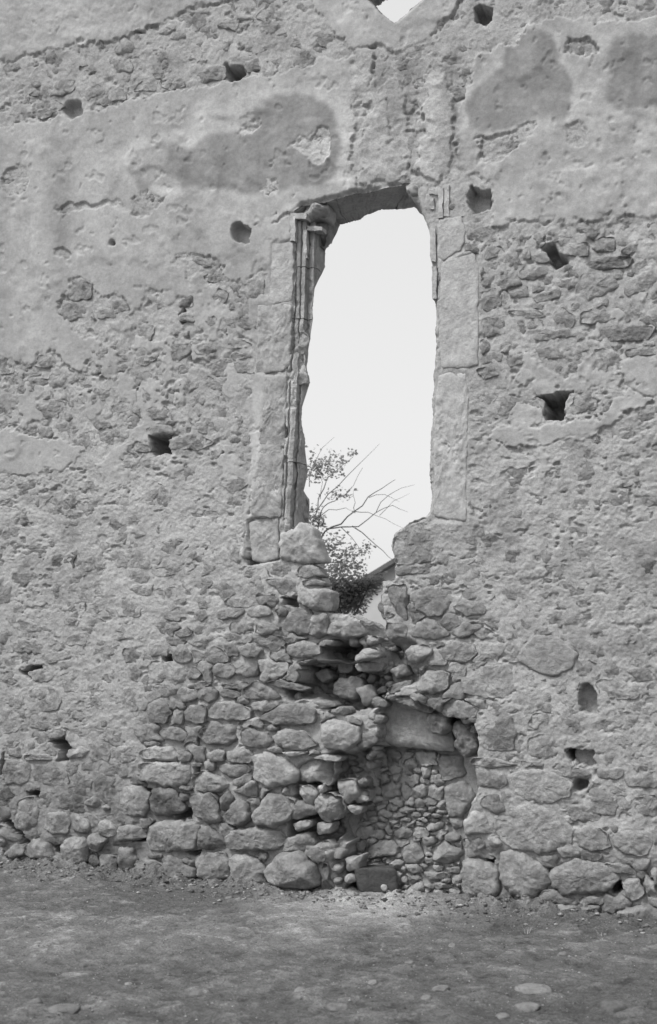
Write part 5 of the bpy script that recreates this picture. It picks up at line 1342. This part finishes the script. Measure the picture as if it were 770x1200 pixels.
# leaves in clusters
def leaves(clusters, seed, origin, parent, name='foliage', size=(0.035, 0.065)):
    rs = np.random.RandomState(seed); V, F = [], []
    for (px, py, sx, sy, n, Y) in clusters:
        c = pt3(px, py, Y); m = 0.0108
        for _ in range(int(n * 1.15)):
            q = c + np.array([rs.normal() * sx * m, rs.normal() * max(sx, sy) * m * 0.8, rs.normal() * sy * m])
            a = rs.uniform(0, 6.28); d = np.array([math.cos(a), math.sin(a), rs.uniform(-0.8, 0.5)]); d /= np.linalg.norm(d)
            u = np.cross(d, rs.randn(3)); u /= np.linalg.norm(u); l = rs.uniform(*size); w = l * rs.uniform(0.2, 0.42)
            b = len(V)
            V += [q, q + d * l * 0.5 + u * w, q + d * l, q + d * l * 0.5 - u * w]; F.append((b, b + 1, b + 2, b + 3))
    o = mesh_np(name, np.array(V) - origin, F, M_LEAF, parent, None, False)
    o['kind'] = 'stuff'; return o
O3 = np.array([base[0], TY, 0])
leaves([(368,545,5,10,70,TY),(378,548,9,7,110,TY),(392,550,7,5,60,TY),(388,540,12,6,50,TY),(402,538,6,4,26,TY),(412,530,4,3,14,TY),(372,558,7,4,40,TY),
        (392,577,6,3,35,TY),(402,582,6,3,30,TY),(410,576,3,3,10,TY),(368,606,6,8,130,TY),(374,612,4,6,60,TY),(372,640,7,9,110,TY),
        (388,640,6,7,60,TY),(395,632,6,5,45,TY),(392,652,10,8,110,TY),(405,655,8,7,80,TY),(412,645,5,6,45,TY),(427,645,4,5,36,TY),(432,640,3,3,14,TY),
        (398,670,12,7,150,TY),(415,665,9,5,80,TY),(385,675,8,8,100,TY)], 8, O3, tree)
# lower shrub in front of the slope
sb = pt3(405, 740, 3.6)
shrub = empty('leafy_shrub', (sb[0], 3.6, 0.6), 'dense dark leafy shrub low in the gap below the window sill', 'shrub')
O4 = np.array([sb[0], 3.6, 0.6])
for k in range(7):
    a = pt3(405 + rs.uniform(-4, 4), 745, 3.6); b = pt3(380 + k * 9, 690 + rs.uniform(-12, 8), 3.6 + rs.uniform(-0.3, 0.3))
    V, F = tube([O4, a, (a + b) / 2 + rs.normal(0, 0.03, 3), b], 0.02, 0.006, 5); mesh_np('stem', np.array(V) - O4, F, M_BARK, shrub)
leaves([(398,690,9,9,420,3.6),(415,688,9,8,380,3.6),(428,686,8,6,240,3.6),(440,684,6,4,90,3.6),(392,705,9,8,320,3.6),(410,705,9,7,320,3.6),(422,702,6,7,150,3.6),(385,690,6,8,160,3.6),(446,676,2.5,4,40,3.6),(400,730,12,7,300,3.6)], 10, O4, shrub, size=(0.035, 0.07))

# bank of pale ground rising behind, and the verge of a roof against the sky
hx = np.linspace(-30, 30, 90); hy = np.linspace(6.5, 26, 50)
hX, hY = np.meshgrid(hx, hy)
PH = np.stack([hX.ravel(), hY.ravel(), 0 * hX.ravel()], 1)
hz = -0.1 + sstep(6.5, 16, hY) * 3.2 + (fbm3(PH, 3.0, 300, 4).reshape(hX.shape)) * 0.18 * sstep(6.5, 10, hY) - sstep(20, 26, hY) * 3.4
hi = np.arange(hX.size).reshape(hX.shape)
HQ = np.stack([hi[:-1, :-1], hi[:-1, 1:], hi[1:, 1:], hi[1:, :-1]], -1).reshape(-1, 4)
hl = mesh_np('hillside', np.stack([hX.ravel(), hY.ravel(), hz.ravel()], 1), HQ, M_HILL, None); hl['kind'] = 'structure'

# small building whose sloping verge runs down to the left
BY = 10.5
pR = pt3(520, 622, BY); pL = pt3(392, 700, BY)
hut = empty('far_outbuilding', (float(pR[0]), BY, 0.8), 'plain pale walled outbuilding with a dark sloping roof edge behind the breach', 'building')
HO = np.array([pR[0], BY, 0.8])
def box8(c, name, mat):
    F = [(0, 1, 2, 3), (7, 6, 5, 4), (0, 4, 5, 1), (1, 5, 6, 2), (2, 6, 7, 3), (3, 7, 4, 0)]
    o = mesh_np(name, np.array(c) - HO, F, mat, hut, None, False); return o
dR = pR - np.array([0, 0, 0.10]); dL = pL - np.array([0, 0, 0.10])
xr2 = pR[0] + (pR[0] - pL[0]) * 0.6
def wedge(y0, y1, zoff, zbot):
    return [(pL[0], y0, zbot), (pR[0] , y0, zbot), (pR[0], y0, pR[2] + zoff), (pL[0], y0, pL[2] + zoff), (pL[0], y1, zbot), (pR[0], y1, zbot), (pR[0], y1, pR[2] + zoff), (pL[0], y1, pL[2] + zoff)]
box8(wedge(BY, BY + 3.5, -0.09, 1.2), 'wall', M_PLAS)
def slab(A, B, y0, y1, z0, z1):
    return [(A[0], y0, A[2] + z0), (B[0], y0, B[2] + z0), (B[0], y0, B[2] + z1), (A[0], y0, A[2] + z1), (A[0], y1, A[2] + z0), (B[0], y1, B[2] + z0), (B[0], y1, B[2] + z1), (A[0], y1, A[2] + z1)]
e = (pL - pR) * 0.06
box8(slab(pL + e, pR, BY - 0.18, BY + 3.7, -0.088, 0.0), 'roof', M_ROOF)
m2 = np.array([2 * pR[0] - pL[0], BY, pL[2]])
box8([(pR[0] + 0.002, BY, 1.2), (m2[0], BY, 1.2), (m2[0], BY, m2[2] - 0.09), (pR[0] + 0.002, BY, pR[2] - 0.09), (pR[0] + 0.002, BY + 3.5, 1.2), (m2[0], BY + 3.5, 1.2), (m2[0], BY + 3.5, m2[2] - 0.09), (pR[0] + 0.002, BY + 3.5, pR[2] - 0.09)], 'wall', M_PLAS)
box8(slab(pR + np.array([0.002, 0, 0]), m2, BY - 0.18, BY + 3.7, -0.088, 0.0), 'roof', M_ROOF)
